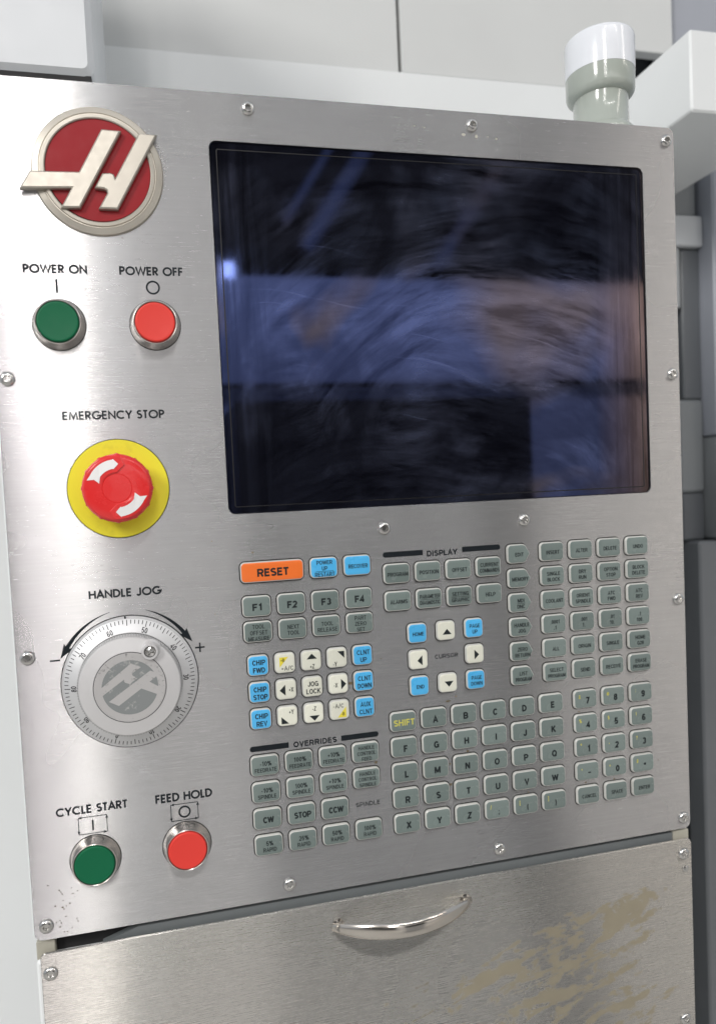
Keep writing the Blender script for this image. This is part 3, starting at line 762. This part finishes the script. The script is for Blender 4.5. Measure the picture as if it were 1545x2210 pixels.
def cyc(bm, o):
    x, y = 8.3, 5.2
    for p in ([(-x, -y), (x, -y)], [(x, -y), (x, y)], [(x, y), (-x, y)], [(-x, y), (-x, -y)]):
        ribbon(bm, p, .42, .12)
    def head(px, py, dx, dy):
        n_ = Vector((-dy, dx)); d = Vector((dx, dy)); p = Vector((px, py))
        flat(bm, [tuple(p), tuple(p - d * 2.0 + n_ * .85), tuple(p - d * 2.0 - n_ * .85)], .125)
    head(-x, -y, -1, 0); head(-x, y, 0, 1); head(x, y, 1, 0); head(x, -y, 0, -1)
    if o: ribbon(bm, circle(3.3, 36), 1.0, .12, True)
    else: ribbon(bm, [(0, -3.2), (0, 3.4)], .9, .12)
symbol(lambda bm: cyc(bm, False), (-92.7, 415.0, 0), 'arrowed rectangle round an upright line')
symbol(lambda bm: cyc(bm, True), (-37.7, 415.0, 0), 'arrowed rectangle round a ring')
def jarrow(bm, sgn):
    C = (0, 0); n = 18
    a0, a1 = (-13, -57) if sgn < 0 else (14, 52)
    R_ = 44.6
    o_, i_ = [], []
    for k in range(n + 1):
        t = k / n; a_ = math.radians(a0 + (a1 - a0) * t); wd = .1 + 1.15 * t
        rc = R_ - (1.6 * (t)) 
        o_.append(((rc + wd) * math.sin(a_), -(rc + wd) * math.cos(a_)))
        i_.append(((rc - wd) * math.sin(a_), -(rc - wd) * math.cos(a_)))
    flat(bm, o_ + i_[::-1], .12)
    a_ = math.radians(a1 - sgn * 2); rc = R_ - 1.6
    e = Vector((math.sin(a_), -math.cos(a_))); t_ = Vector((math.cos(a_), math.sin(a_))) * sgn
    p = e * rc
    flat(bm, [tuple(p + e * 3.0 - t_ * .4), tuple(p + t_ * 8.4 - e * .1), tuple(p - e * 3.0 - t_ * .4), tuple(p + t_ * 1.0)], .13)
symbol(lambda bm: jarrow(bm, -1), (JX, JY, 0), 'black curved arrow sweeping down to the minus sign')
symbol(lambda bm: jarrow(bm, 1), (JX, JY, 0), 'black curved arrow sweeping down to the plus sign')
symbol(lambda bm: ribbon(bm, [(-2.9, 0), (2.9, 0)], 1.0, .12), (-108.2, 312.1, 0), 'black minus sign')
symbol(lambda bm: (ribbon(bm, [(-3, 0), (3, 0)], 1.0, .12), ribbon(bm, [(0, -3), (0, 3)], 1.0, .125)), (-22.5, 312.1, 0), 'black plus sign')
symbol(lambda bm: ribbon(bm, [(0, -1), (0, 1)], 1.0, 2.3), (JX - 1.2, JY - 39.6, 0), 'short black index mark at the top of the dial')

def bar(x0, x1, y, rnd):
    t = 1.75; cx = (x0 + x1) / 2
    bm = bmesh.new()
    if rnd < 0: pts = [(x1, y - t), (x1, y + t)] + [(x0 + t + t * math.cos(a), y + t * math.sin(a)) for a in [PI / 2 + PI * i / 10 for i in range(11)]]
    else: pts = [(x0, y + t), (x0, y - t)] + [(x1 - t + t * math.cos(a), y + t * math.sin(a)) for a in [-PI / 2 + PI * i / 10 for i in range(11)]]
    flat(bm, [(px - cx, py - y) for px, py in pts], .12)
    link(flatmk(bm, 'printed_bar', 'ink'), 'printed_bar', (cx, y, 0), panel, 'thick black bar beside a keypad heading')
bar(99.5, 127.5, 262.2, -1); bar(155.8, 183.9, 262.0, 1)
bar(5.2, 30.4, 381.1, -1); bar(65.5, 91.0, 381.1, 1)
for txt, cx, cy, cap, wd in (('DISPLAY', 141.3, 263.2, 3.7, 21.8), ('OVERRIDES', 48.0, 381.3, 3.5, 29.0), ('SPINDLE', 81.6, 427.3, 3.0, 16.8), ('CURSOR', 141.5, 333.6, 3.0, 16.9)):
    bm = bmesh.new(); put_text(bm, txt, 0, 0, cap, wd, .8, .03 if cap > 3.2 else .01, .12)
    link(flatmk(bm, 'printed_words', 'ink'), 'printed_words', (cx, cy, 0), panel, 'black heading ' + txt)

# ------------------------------------------------------------------ keypad
def key_loops(shape, grow):
    if shape == 'wide': return rrect(18.2 + grow, 13.2 + grow, 3.0 + grow / 2, 5)
    if shape == 'square': return rrect(13.4 + grow, 13.2 + grow, 3.0 + grow / 2, 5)
    if shape == 'reset': return rrect(40.6 + grow, 13.2 + grow, 3.0 + grow / 2, 5)
    g = grow / 2   # tag shape with a blunt point on the right
    pts = []
    x0, x1, xt, y1 = -8.4 - g, 5.2 + g * .4, 8.6 + g, 6.6 + g
    r = 3.0 + g
    for i in range(6): a_ = PI / 2 + PI / 2 * i / 5; pts.append((x0 + r + r * math.cos(a_), y1 - r + r * math.sin(a_)))
    for i in range(6): a_ = PI + PI / 2 * i / 5; pts.append((x0 + r + r * math.cos(a_), -y1 + r + r * math.sin(a_)))
    pts += [(x1 - 2.0, -y1), (x1 - .6, -y1 + .35), (x1 + .5, -y1 + 1.3), (xt - .8, -1.6), (xt - .15, -.7), (xt, 0), (xt - .15, .7), (xt - .8, 1.6), (x1 + .5, y1 - 1.3), (x1 - .6, y1 - .35), (x1 - 2.0, y1)]
    return pts
KM = {}
def keymeshes(shape, face):
    k = (shape,)
    if k not in KM:
        bm = bmesh.new()
        loft(bm, [(key_loops(shape, 0), .0), (key_loops(shape, 0), 1.2), (key_loops(shape, -.35), 1.75), (key_loops(shape, -.9), 2.08), (key_loops(shape, -1.7), 2.2)], False, True)
        body = mk(bm, 'key', 'rim', 60)
        bm = bmesh.new(); loft(bm, [(key_loops(shape, 1.4), .06), (key_loops(shape, -.4), .07)], False, True)
        seal = mk(bm, 'key_seal', 'seal')
        KM[k] = (body, seal)
    k2 = (shape, face)
    if k2 not in KM:
        bm = bmesh.new()
        loft(bm, [(key_loops(shape, -1.25), 2.12), (key_loops(shape, -1.6), 2.26), (key_loops(shape, -2.6), 2.36), (key_loops(shape, -5.5), 2.43)], False, True)
        KM[k2] = mk(bm, 'key_face', face, 60)
    return KM[k][0], KM[k][1], KM[k2]
FCOL = {'kgrey': 'grey', 'kblue': 'blue', 'kcream': 'cream', 'korange': 'orange'}
KH = 2.52
def key(x, y, shape, face, items, label, ink='keyink'):
    """items: (text, dx, dy, cap, width|None, bold, ink) or polygons ('poly', pts, mat) or ('line', x0, x1, y)."""
    body, seal, fc = keymeshes(shape, face)
    k = link(body, 'key', (x, y, 0), panel, label)
    link(seal, 'key_seal', (x, y, 0), k); link(fc, 'key_face', (x, y, 0), k)
    bms = {}
    for it in items:
        if it[0] == 'poly':
            bm = bms.setdefault(it[2], bmesh.new()); flat(bm, it[1], KH - (.04 if it[2] == 'kyellow' else 0))
        elif it[0] == 'line':
            bm = bms.setdefault(ink, bmesh.new()); ribbon(bm, [(it[1], it[3]), (it[2], it[3])], .28, KH)
        else:
            t, dx, dy, cap, wd, bold, ik = it
            bm = bms.setdefault(ik or ink, bmesh.new()); put_text(bm, t, dx, dy, cap, wd, .80, bold, KH)
    for ik, bm in bms.items():
        link(flatmk(bm, 'legend', ik), 'legend', (x, y, 0), k)
OX, OY = .35, .5
def tw(t, cap, bold, xs=.95): return natural(t, .07) * cap * xs
def lines(ts, cap=2.7, pitch=3.85, bold=.03, maxw=14.4, ink=None, oy=0.0):
    n = len(ts); out = []
    for i, t in enumerate(ts):
        wd = tw(t, cap, bold); wd = min(wd, maxw)
        out.append((t, OX, OY + oy + (i - (n - 1) / 2) * pitch, cap, wd, bold, ink))
    return out
def lab(c, shape, ts, extra=''):
    return '%s %skey marked %s%s' % (FCOL[c], 'square ' if shape == 'square' else ('pointed ' if shape == 'tag' else ''), ' '.join(ts), extra)

aX = [14.2 + 22.36 * i for i in range(4)]; bX = [13.13 + 17.23 * i for i in range(5)]; cX = [108.2 + 21.92 * i for i in range(4)]
eX = [120.7, 141.05, 161.4]; hX = [222.0 + 22.57 * i for i in range(4)]; kX = [108.15 + 21.92 * i for i in range(6)]
key(25.3, 267.3, 'reset', 'korange', [('RESET', OX, OY, 4.9, 20.2, .05, None)], 'wide orange key marked RESET')
key(aX[2], 267.4, 'wide', 'kblue', lines(['POWER', 'UP', 'RESTART'], 2.7, 3.85, .02) + [('line', -5.6, 6.2, 2.4)], 'blue key marked POWER UP RESTART')
key(aX[3], 267.4, 'wide', 'kblue', lines(['RECOVER'], 2.7, maxw=13.0), 'blue key marked RECOVER')
for i in range(4): key(aX[i], 289.0, 'wide', 'kgrey', [('F%d' % (i + 1), OX, OY, 4.3, 6.5, .05, None)], 'grey key marked F%d' % (i + 1))
for i, t in enumerate((['TOOL', 'OFFSET', 'MEASURE'], ['NEXT', 'TOOL'], ['TOOL', 'RELEASE'], ['PART', 'ZERO', 'SET'])):
    key(aX[i], 305.3, 'wide', 'kgrey', lines(t, 2.8, 3.85, .01, 13.6), lab('kgrey', 'wide', t))
Y3, Y4, Y5 = 326.9, 344.15, 361.45
for i, (yy, t) in enumerate(((Y3, ['CHIP', 'FWD']), (Y4, ['CHIP', 'STOP']), (Y5, ['CHIP', 'REV']))):
    key(bX[0], yy, 'square', 'kblue', lines(t, 3.3, 4.9, .02, 9.0), lab('kblue', 'square', t))
for i, (yy, t) in enumerate(((Y3, ['CLNT', 'UP']), (Y4, ['CLNT', 'DOWN']), (Y5, ['AUX', 'CLNT']))):
    key(bX[4], yy, 'square', 'kblue', lines(t, 3.2, 4.9, .02, 9.4), lab('kblue', 'square', t))
def cream(x, y, items, label): key(x, y, 'square', 'kcream', items, label)
def tx(t, dx, dy, cap=3.0, wd=None): return (t, dx, dy, cap, wd, .005, None)
cream(bX[1], Y3, [('poly', [(-3.6, -3.8), (2.2, -3.9), (-3.6, 2.6)], 'kyellow'), tx('+B', -1.6, -1.9, 2.3), tx('+A/C', 1.3, 3.4, 2.8, 8.2)], 'cream square key marked +A/C with a yellow corner marked +B')
cream(bX[2], Y3, [('poly', [(.3, -4.4), (3.7, -.9), (-3.1, -.9)], 'keyink'), tx('+Z', .3, 3.9)], 'cream square key with an up arrow marked +Z')
cream(bX[3], Y3, [('poly', [(.2, -4.2), (4.7, -4.2), (4.7, .4)], 'keyink'), tx('-Y', -1.8, 4.0)], 'cream square key with a corner arrow marked -Y')
cream(bX[1], Y4, [('poly', [(-4.4, .3), (-.7, -3.2), (-.7, 3.8)], 'keyink'), tx('+X', 3.0, .2, 2.9)], 'cream square key with a left arrow marked +X')
cream(bX[2], Y4, lines(['JOG', 'LOCK'], 3.3, 4.8, .005, 9.6), 'cream square key marked JOG LOCK')
cream(bX[3], Y4, [('poly', [(5.1, .3), (1.7, -3.2), (1.7, 3.8)], 'keyink'), tx('-X', -2.0, .7, 2.9)], 'cream square key with a right arrow marked -X')
cream(bX[1], Y5, [('poly', [(-4.2, .2), (.6, 4.8), (-4.2, 4.8)], 'keyink'), tx('+Y', 2.4, -2.6)], 'cream square key with a corner arrow marked +Y')
cream(bX[2], Y5, [('poly', [(-3.1, 1.6), (3.7, 1.6), (.3, 5.0)], 'keyink'), tx('-Z', .2, -2.9)], 'cream square key with a down arrow marked -Z')
cream(bX[3], Y5, [('poly', [(4.3, -2.0), (4.3, 4.9), (-1.5, 4.9)], 'kyellow'), tx('-A/C', -.8, -2.8, 2.8, 7.4), tx('-B', 2.0, 2.6, 2.3)], 'cream square key marked -A/C with a yellow corner marked -B')
R6 = [391.8, 409.2, 426.6, 444.0]
def two(a, b, c1=3.1, c2=2.7): 
    return [(a, OX, OY - 1.9, c1, min(tw(a, c1, .02), 13), .02, None), (b, OX, OY + 2.2, c2, min(tw(b, c2, .02), 14.2), .02, None)]
for j, nm in enumerate(('FEEDRATE', 'SPINDLE')):
    for i, t in enumerate(('-10%', '100%', '+10%')):
        key(aX[i] - .1, R6[j], 'wide', 'kgrey', two(t, nm), 'grey key marked %s %s' % (t, nm))
    key(aX[3] - .1, R6[j], 'wide', 'kgrey', lines(['HANDLE', 'CONTROL', ('FEED', 'SPINDLE')[j]], 2.6, 3.75, .02, 12.6), 'grey key marked HANDLE CONTROL ' + ('FEED', 'SPINDLE')[j])
for i, t in enumerate(('CW', 'STOP', 'CCW')):
    key(aX[i] - .1, R6[2], 'wide', 'kgrey', lines([t], 3.9, bold=.045, maxw=12.5), 'grey key marked ' + t)
for i, t in enumerate(('5%', '25%', '50%', '100%')):
    key(aX[i] - .1, R6[3], 'wide', 'kgrey', two(t, 'RAPID'), 'grey key marked %s RAPID' % t)
for i, t in enumerate((['PROGRAM'], ['POSITION'], ['OFFSET'], ['CURRENT', 'COMMANDS'])):
    key(cX[i], 274.8, 'wide', 'kgrey', lines(t, 2.7, 3.9), lab('kgrey', 'wide', t))
for i, t in enumerate((['ALARMS'], ['PARAMETER', 'DIAGNOSTIC'], ['SETTING', 'GRAPHIC'], ['HELP'])):
    ex = [('line', -6.4, 7.0, OY)] if len(t) == 2 else []
    key(cX[i], 293.2, 'wide', 'kgrey', lines(t, 2.7, 4.1) + ex, lab('kgrey', 'wide', t))
YC = [315.9, 333.75, 351.6]
key(eX[0], YC[0], 'square', 'kblue', lines(['HOME'], 2.6, maxw=8.2, bold=.02), 'blue square key marked HOME')
key(eX[0], YC[2], 'square', 'kblue', lines(['END'], 2.6, bold=.02), 'blue square key marked END')
key(eX[2], YC[0], 'square', 'kblue', lines(['PAGE', 'UP'], 2.7, 4.0, .02), 'blue square key marked PAGE UP')
key(eX[2], YC[2], 'square', 'kblue', lines(['PAGE', 'DOWN'], 2.7, 4.0, .02, 8.4), 'blue square key marked PAGE DOWN')
cream(eX[1], YC[0], [('poly', [(.5, -1.2), (3.7, 2.6), (-2.7, 2.6)], 'keyink')], 'cream square cursor key with an up arrow')
cream(eX[1], YC[2], [('poly', [(.5, 2.7), (3.7, -1.1), (-2.7, -1.1)], 'keyink')], 'cream square cursor key with a down arrow')
cream(eX[0], YC[1], [('poly', [(-1.0, .7), (2.5, -2.8), (2.5, 4.0)], 'keyink')], 'cream square cursor key with a left arrow')
cream(eX[2], YC[1], [('poly', [(2.8, .5), (-.6, -3.0), (-.6, 3.8)], 'keyink')], 'cream square cursor key with a right arrow')
QY = [267.5 + 17.0 * i for i in range(6)]
for i, t in enumerate((['EDIT'], ['MEMORY'], ['MDI', 'DNC'], ['HANDLE', 'JOG'], ['ZERO', 'RETURN'], ['LIST', 'PROGRAM'])):
    ex = [('line', -2.6, 3.4, OY)] if i == 2 else []
    key(196.5, QY[i], 'tag', 'kgrey', lines(t, 2.7, 4.1, .03, 12.2) + ex, lab('kgrey', 'tag', t))
HK = [[['INSERT'], ['ALTER'], ['DELETE'], ['UNDO']], [['SINGLE', 'BLOCK'], ['DRY', 'RUN'], ['OPTION', 'STOP'], ['BLOCK', 'DELETE']],
      [['COOLANT'], ['ORIENT', 'SPINDLE'], ['ATC', 'FWD'], ['ATC', 'REV']], [['.0001', '.1'], ['.001', '1.'], ['.01', '10.'], ['.1', '100.']],
      [['ALL'], ['ORIGIN'], ['SINGLE'], ['HOME', 'G28']], [['SELECT', 'PROGRAM'], ['SEND'], ['RECEIVE'], ['ERASE', 'PROGRAM']]]
for j in range(6):
    for i in range(4):
        key(hX[i], QY[j], 'wide', 'kgrey', lines(HK[j][i], 2.7, 4.1, .03, 13.4), lab('kgrey', 'wide', HK[j][i]))
SYr = [374.4 + 17.42 * i for i in range(5)]
AL = ['SHIFT', 'A', 'B', 'C', 'D', 'E', 'F', 'G', 'H', 'I', 'J', 'K', 'L', 'M', 'N', 'O', 'P', 'Q', 'R', 'S', 'T', 'U', 'V', 'W', 'X', 'Y', 'Z', ';', '(', ')']
SHF = {';': '/', '(': '[', ')': ']', '7': '&', '8': '@', '9': ':', '4': '%', '5': '$', '6': '!', '1': '*', '2': ',', '3': '?', '-': '+', '0': '=', '.': '#'}
for q, c in enumerate(AL):
    x, y = kX[q % 6], SYr[q // 6]
    if c == 'SHIFT': it = [('SHIFT', OX, OY, 4.2, 14.6, .015, 'yink')]; lb = 'grey key with yellow word SHIFT'
    else:
        it = [(c, OX + .3, OY + .4, 4.4, natural(c, 0) * 4.6, .05, None)]; lb = 'grey key marked ' + c
        if c in SHF: it.append((SHF[c], -5.2, -2.2, 2.9, None, .0, 'yink')); lb += ' with a small yellow ' + SHF[c]
        if c in ';()': it[0] = (c, OX + .3, OY + .8, 3.6, None, .03, None)
    key(x, y, 'wide', 'kgrey', it, lb)
NP = ['7', '8', '9', '4', '5', '6', '1', '2', '3', '-', '0', '.', 'CANCEL', 'SPACE', 'ENTER']
for q, c in enumerate(NP):
    x, y = hX[1 + q % 3], SYr[q // 3]
    if len(c) > 1: key(x, y, 'wide', 'kgrey', lines([c], 2.7, maxw=13.2), 'grey key marked ' + c); continue
    if c == '.': it = [('poly', circle(.95, 16, 1.2, .6), 'keyink')]
    elif c == '-': it = [('poly', [(.0, .5), (2.2, .5), (2.2, 1.3), (0, 1.3)], 'keyink')]
    else: it = [(c, OX + .9, OY + .4, 4.5, natural(c, 0) * 4.8, .05, None)]
    it.append((SHF[c], -4.9, -2.0, 2.7, None, .01, 'yink'))
    key(x, y, 'wide', 'kgrey', it, 'grey key marked %s with a small yellow %s' % ({'.': 'with a dot', '-': 'with a minus'}.get(c, c), SHF[c]) if c not in '.-' else 'grey key with a black %s and a small yellow %s' % ({'.': 'dot', '-': 'minus'}[c], SHF[c]))

# ------------------------------------------------------------------ drawer cabinet below
cab = thing('storage_cabinet', (100, 900, 0), 'stained stainless storage cabinet with a curved pull handle below the control panel', 'cabinet')
bm = bmesh.new(); cx = (-127.8 + 330.4) / 2
a = rrect(458.2, 270, 3.5, 5, cx, 625.2); b = rrect(457.6, 269.4, 3.2, 5, cx, 625.2)
loft(bm, [(a, -1.5), (a, -.3), (b, 0)], True, True)
link(mk(bm, 'drawer_front', 'steel_drawer', 25), 'drawer_front', (0, 500, 0), cab).data.transform(Matrix.Translation(-Lc(0, 500, 0)))
bm = bmesh.new()
box(bm, -130.6, 331, 495, 900, -118, -1.7, 2.5)
link(mk(bm, 'cabinet_body', 'white'), 'cabinet_body', (0, 0, 0), cab, 'pale painted cabinet body behind the steel front')
for x0_, x1_, h_ in ((-130.4, -119.5, -4.0), (317.5, 330.8, -3.0)):
    bm = bmesh.new(); box(bm, x0_, x1_, 484.5, 496.0, -117, h_, .8)
    link(mk(bm, 'corner_block', 'corner'), 'corner_block', (0, 0, 0), cab, 'yellowed inner corner of the cabinet in the gap, shade put into its colour')
bm = bmesh.new()
st = [(-70, 485.6), (317.4, 485.6), (317.4, 492.4), (-92, 492.4)]
loft(bm, [(st, -9), (st, -4)], True, True)
link(mk(bm, 'gap_strip', 'gapgrey'), 'gap_strip', (0, 0, 0), cab, 'grey inner strip showing in the gap under the panel')
bm = bmesh.new(); box(bm, -119.4, 317.4, 482.9, 494.8, -30, -10)  # black block fills the gap, its inner shade put into the colour
link(mk(bm, 'gap_shade_fill', 'black'), 'gap_shade_fill', (0, 0, 0), cab)
for x, y in ((-122.5, 502.7), (323.4, 501.0), (321.5, 628.3)):
    s = link(SCREW, 'screw', (x, y, 0.05), cab); s.rotation_euler = (0, random.uniform(0, 1), 0)
bm = bmesh.new(); lathe(bm, [(2.6, 0), (2.5, .5), (1.5, 1.1), (.01, 1.2)], 20)
link(mk(bm, 'rivet', 'screw'), 'rivet', (324.6, 512.5, 0.05), cab)
# bow handle
bm = bmesh.new(); n = 40; rows = []
for i in range(n + 1):
    t = i / n; s = math.sin(PI * t)
    x = 53.5 + (152.0 - 53.5) * t; hgt = .2 + 20.5 * s ** .85; hw = 2.4 + 2.9 * min(1, s * 1.5) ** .6; th_ = 1.2 + .8 * s
    cyy = 505.2 + 1.2 * (1 - s) + (t - .5) * -1.0
    # section: lens shaped, wide in y
    tx_, th2 = 1.0, 21.5 * .85 * PI * math.cos(PI * t) * max(s, .05) ** (-.15) / 92.5
    l = math.hypot(tx_, th2); nx, nh = -th2 / l, 1 / l
    ring = []
    for k in range(12):
        a_ = 2 * PI * k / 12
        oy = hw * math.cos(a_); on = th_ * math.sin(a_)
        ring.append(bm.verts.new(Lc(x + nx * on, cyy + oy, hgt + nh * on)))
    rows.append(ring)
for a, b in zip(rows, rows[1:]):
    for k in range(12): bm.faces.new((a[k], a[(k + 1) % 12], b[(k + 1) % 12], b[k]))
bm.faces.new(rows[0]); bm.faces.new(rows[-1])
link(mk(bm, 'handle', 'chrome', 60), 'handle', (0, 0, 0), cab, 'polished bow shaped pull handle')

for fx_, fy_ in ((57.5, 505.9), (148.0, 504.9)):
    bm = bmesh.new(); lathe(bm, [(4.0, .05), (3.9, .5), (2.6, 1.0), (2.2, 5.0)], 24, cap1=True)
    link(mk(bm, 'handle_foot', 'chrome', 40), 'handle_foot', (fx_, fy_, 0), cab)

# ------------------------------------------------------------------ beacon lamp on top of the housing
BX, BH = 293.2, -31.0
bc = thing('signal_beacon', (BX, -29.2, BH), 'round signal lamp with white cap on grey base, standing on top of the panel', 'signal lamp')
def vlathe(prof, n=64):
    bm = bmesh.new(); rows = []
    for r, z in prof:
        rows.append([bm.verts.new(Vector((r * math.cos(2 * PI * i / n), r * math.sin(2 * PI * i / n), z)) * MM) for i in range(n)])
    for a, b in zip(rows, rows[1:]):
        for i in range(n): bm.faces.new((a[i], a[(i + 1) % n], b[(i + 1) % n], b[i]))
    bm.faces.new(rows[0]); bm.faces.new(rows[-1])
    return bm
link(mk(vlathe([(23.5, 0), (23.5, 5), (22.6, 7.5), (20.6, 9.5), (19.6, 11), (19.3, 30), (19.4, 32.5)]), 'base', 'beacon', 40), 'base', (BX, -29.2, BH), bc)
link(mk(vlathe([(19.5, 32), (21.8, 33), (23.4, 34.5), (24.2, 37), (24.3, 49)]), 'collar', 'beacon', 40), 'collar', (BX, -29.2, BH), bc)
link(mk(vlathe([(24.5, 49), (24.7, 72.0), (24.4, 73.6), (23.4, 74.8), (20, 75.3), (12, 75.6), (.01, 75.7)]), 'lens', 'lens', 50), 'lens', (BX, -29.2, BH), bc)

# ------------------------------------------------------------------ box above the panel's upper left corner
bm = bmesh.new(); box(bm, -400, -65.0, -330, -36.5, -200, -6.0, 6.0)
tb = link(mk(bm, 'support_column', 'white_cool', 40), 'support_column', (0, 0, 0), None, 'pale grey painted box section standing above the upper left corner of the panel', cat='support column')
bm = bmesh.new(); box(bm, -398, -67.0, -37.5, -29.3, -190, -9.0)  # black plate standing in for the shaded gap under the column
link(mk(bm, 'gap_shade_plate', 'black', 0), 'gap_shade_plate', (0, 0, 0), tb)
# ------------------------------------------------------------------ box on the right
arm = thing('support_arm', (530, -127, -300), 'white painted box section arm to the right of the signal lamp', 'support arm')
bm = bmesh.new(); box(bm, 473, 600, -205, -128.6, -620, -150, 3.0)
link(mk(bm, 'arm_box', 'white', 40), 'arm_box', (0, 0, 0), arm)

# ------------------------------------------------------------------ machine enclosure behind
enc = thing('machine_enclosure', (100, 1450, -310), 'large pale grey sheet metal machine enclosure behind the control panel', 'machine')
bm = bmesh.new(); box(bm, -1400, 462, -229.5, 1440, -330, -300, 1.6)
link(mk(bm, 'lower_panel', 'white', 40), 'lower_panel', (0, 0, 0), enc, 'pale lower sheet metal panel with a folded top edge')
bm = bmesh.new(); box(bm, -1400, 236.6, -1000, -231.5, -345, -306, 1.2)
link(mk(bm, 'upper_panel', 'upper', 40), 'upper_panel', (0, 0, 0), enc)
bm = bmesh.new(); el = [(240.2, -1000), (580, -1000), (580, -280.6), (462, -280.6), (462, -231.5), (240.2, -231.5)]
loft(bm, [(el, -318), (el, -305.5), (offset(el, .8), -304.6)], True, True)
link(mk(bm, 'upper_panel', 'upper', 40), 'upper_panel', (0, 0, 0), enc)
bm = bmesh.new(); box(bm, -1400, 900, -1000, 1440, -372, -350)  # its dark grey includes the shade beside the panel
link(mk(bm, 'shaded_inner_frame', 'darkgrey', 40), 'shaded_inner_frame', (0, 0, 0), enc, 'inner frame with shade in its dark colour, seen through the gaps')
def part(nm, mat, *a, **kw):
    bm = bmesh.new(); box(bm, *a); return link(mk(bm, nm, mat, 40), nm, (0, 0, 0), enc, **kw)
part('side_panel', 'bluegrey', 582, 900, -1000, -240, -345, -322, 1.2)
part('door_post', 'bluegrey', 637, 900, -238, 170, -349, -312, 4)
part('door_post', 'postmidshade', 637, 900, 171, 300, -349, -312.5, 4)  # same post, darker: light falloff put into its colour
part('shaded_lower_post', 'postlowshade', 612, 900, 302, 1440, -349, -318, 4)  # darkest step of the falloff painted down the post
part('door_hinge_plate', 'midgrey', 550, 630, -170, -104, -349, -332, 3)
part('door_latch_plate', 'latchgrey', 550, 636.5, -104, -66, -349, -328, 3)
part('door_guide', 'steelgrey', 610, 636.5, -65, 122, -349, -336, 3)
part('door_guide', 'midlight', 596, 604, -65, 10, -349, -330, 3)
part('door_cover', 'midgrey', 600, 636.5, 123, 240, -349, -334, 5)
part('shade_step', 'steelgrey', 604, 636.5, 241, 301, -349, -336, 3)  # grey step added to carry the painted falloff across

# ------------------------------------------------------------------ workshop around (seen mirrored in the screen and steel)
def wbox(name, x0, x1, y0, y1, z0, z1, mat, **kw):
    bm = bmesh.new()
    vs = [bm.verts.new((x, y, z)) for z in (z0, z1) for x, y in ((x0, y0), (x1, y0), (x1, y1), (x0, y1))]
    for f in ((0, 1, 2, 3), (4, 5, 6, 7), (0, 1, 5, 4), (1, 2, 6, 5), (2, 3, 7, 6), (3, 0, 4, 7)): bm.faces.new([vs[i] for i in f])
    me = mk(bm, name, mat, 0)
    o = bpy.data.objects.new(name, me); COL.objects.link(o)
    for k, v in kw.items(): o[k] = v
    return o
wbox('floor', -8, 8, -9, 3, -.1, 0, 'floor', kind='structure')
wbox('workshop_wall', -0.35, 6, -3.5, -3.4, 0.0, 2.40, 'wall', kind='structure')
wbox('ceiling', -8, 8, -9, -3.6, 3.9, 4.0, 'darkgrey', kind='structure')
wbox('far_wall', -8, 8, -9.2, -9, 0, 4, 'darkgrey', kind='structure')
def duct(x0, z0, x1, z1, y, rr):
    bm = bmesh.new(); d = Vector((x1 - x0, 0, z1 - z0)).normalized(); n1 = Vector((-d.z, 0, d.x)); rows = []
    for x, z in ((x0, z0), (x1, z1)):
        rows.append([bm.verts.new(Vector((x, y, z)) + (n1 * math.cos(a * PI / 6) + Vector((0, 1, 0)) * math.sin(a * PI / 6)) * rr) for a in range(12)])
    for k in range(12): bm.faces.new((rows[0][k], rows[0][(k + 1) % 12], rows[1][(k + 1) % 12], rows[1][k]))
    bm.faces.new(rows[0]); bm.faces.new(rows[1])
    o = bpy.data.objects.new('ceiling_duct', mk(bm, 'ceiling_duct', 'ductgrey', 60)); COL.objects.link(o); o['kind'] = 'structure'
duct(1.52, 3.65, 0.92, 2.74, -4.0, .055)
duct(1.16, 3.45, 0.80, 2.90, -4.0, .03)
duct(2.5, 3.6, 1.9, 2.74, -4.3, .05)
wbox('wall_rail', -0.3, 8, -3.38, -3.34, 1.80, 1.825, 'black', kind='structure')
wc = wbox('workshop_cabinet', 0.17, 1.04, -1.9, -1.5, 0.80, 1.49, 'black', label='black workshop cabinet on an added grey base opposite the panel, mirrored in the screen', category='workshop cabinet')
wb = wbox('added_cabinet_base', 0.19, 1.02, -1.88, -1.52, 0.0, 0.799, 'wall'); wb.parent = wc  # base added and kept pale to brighten reflections in the steel
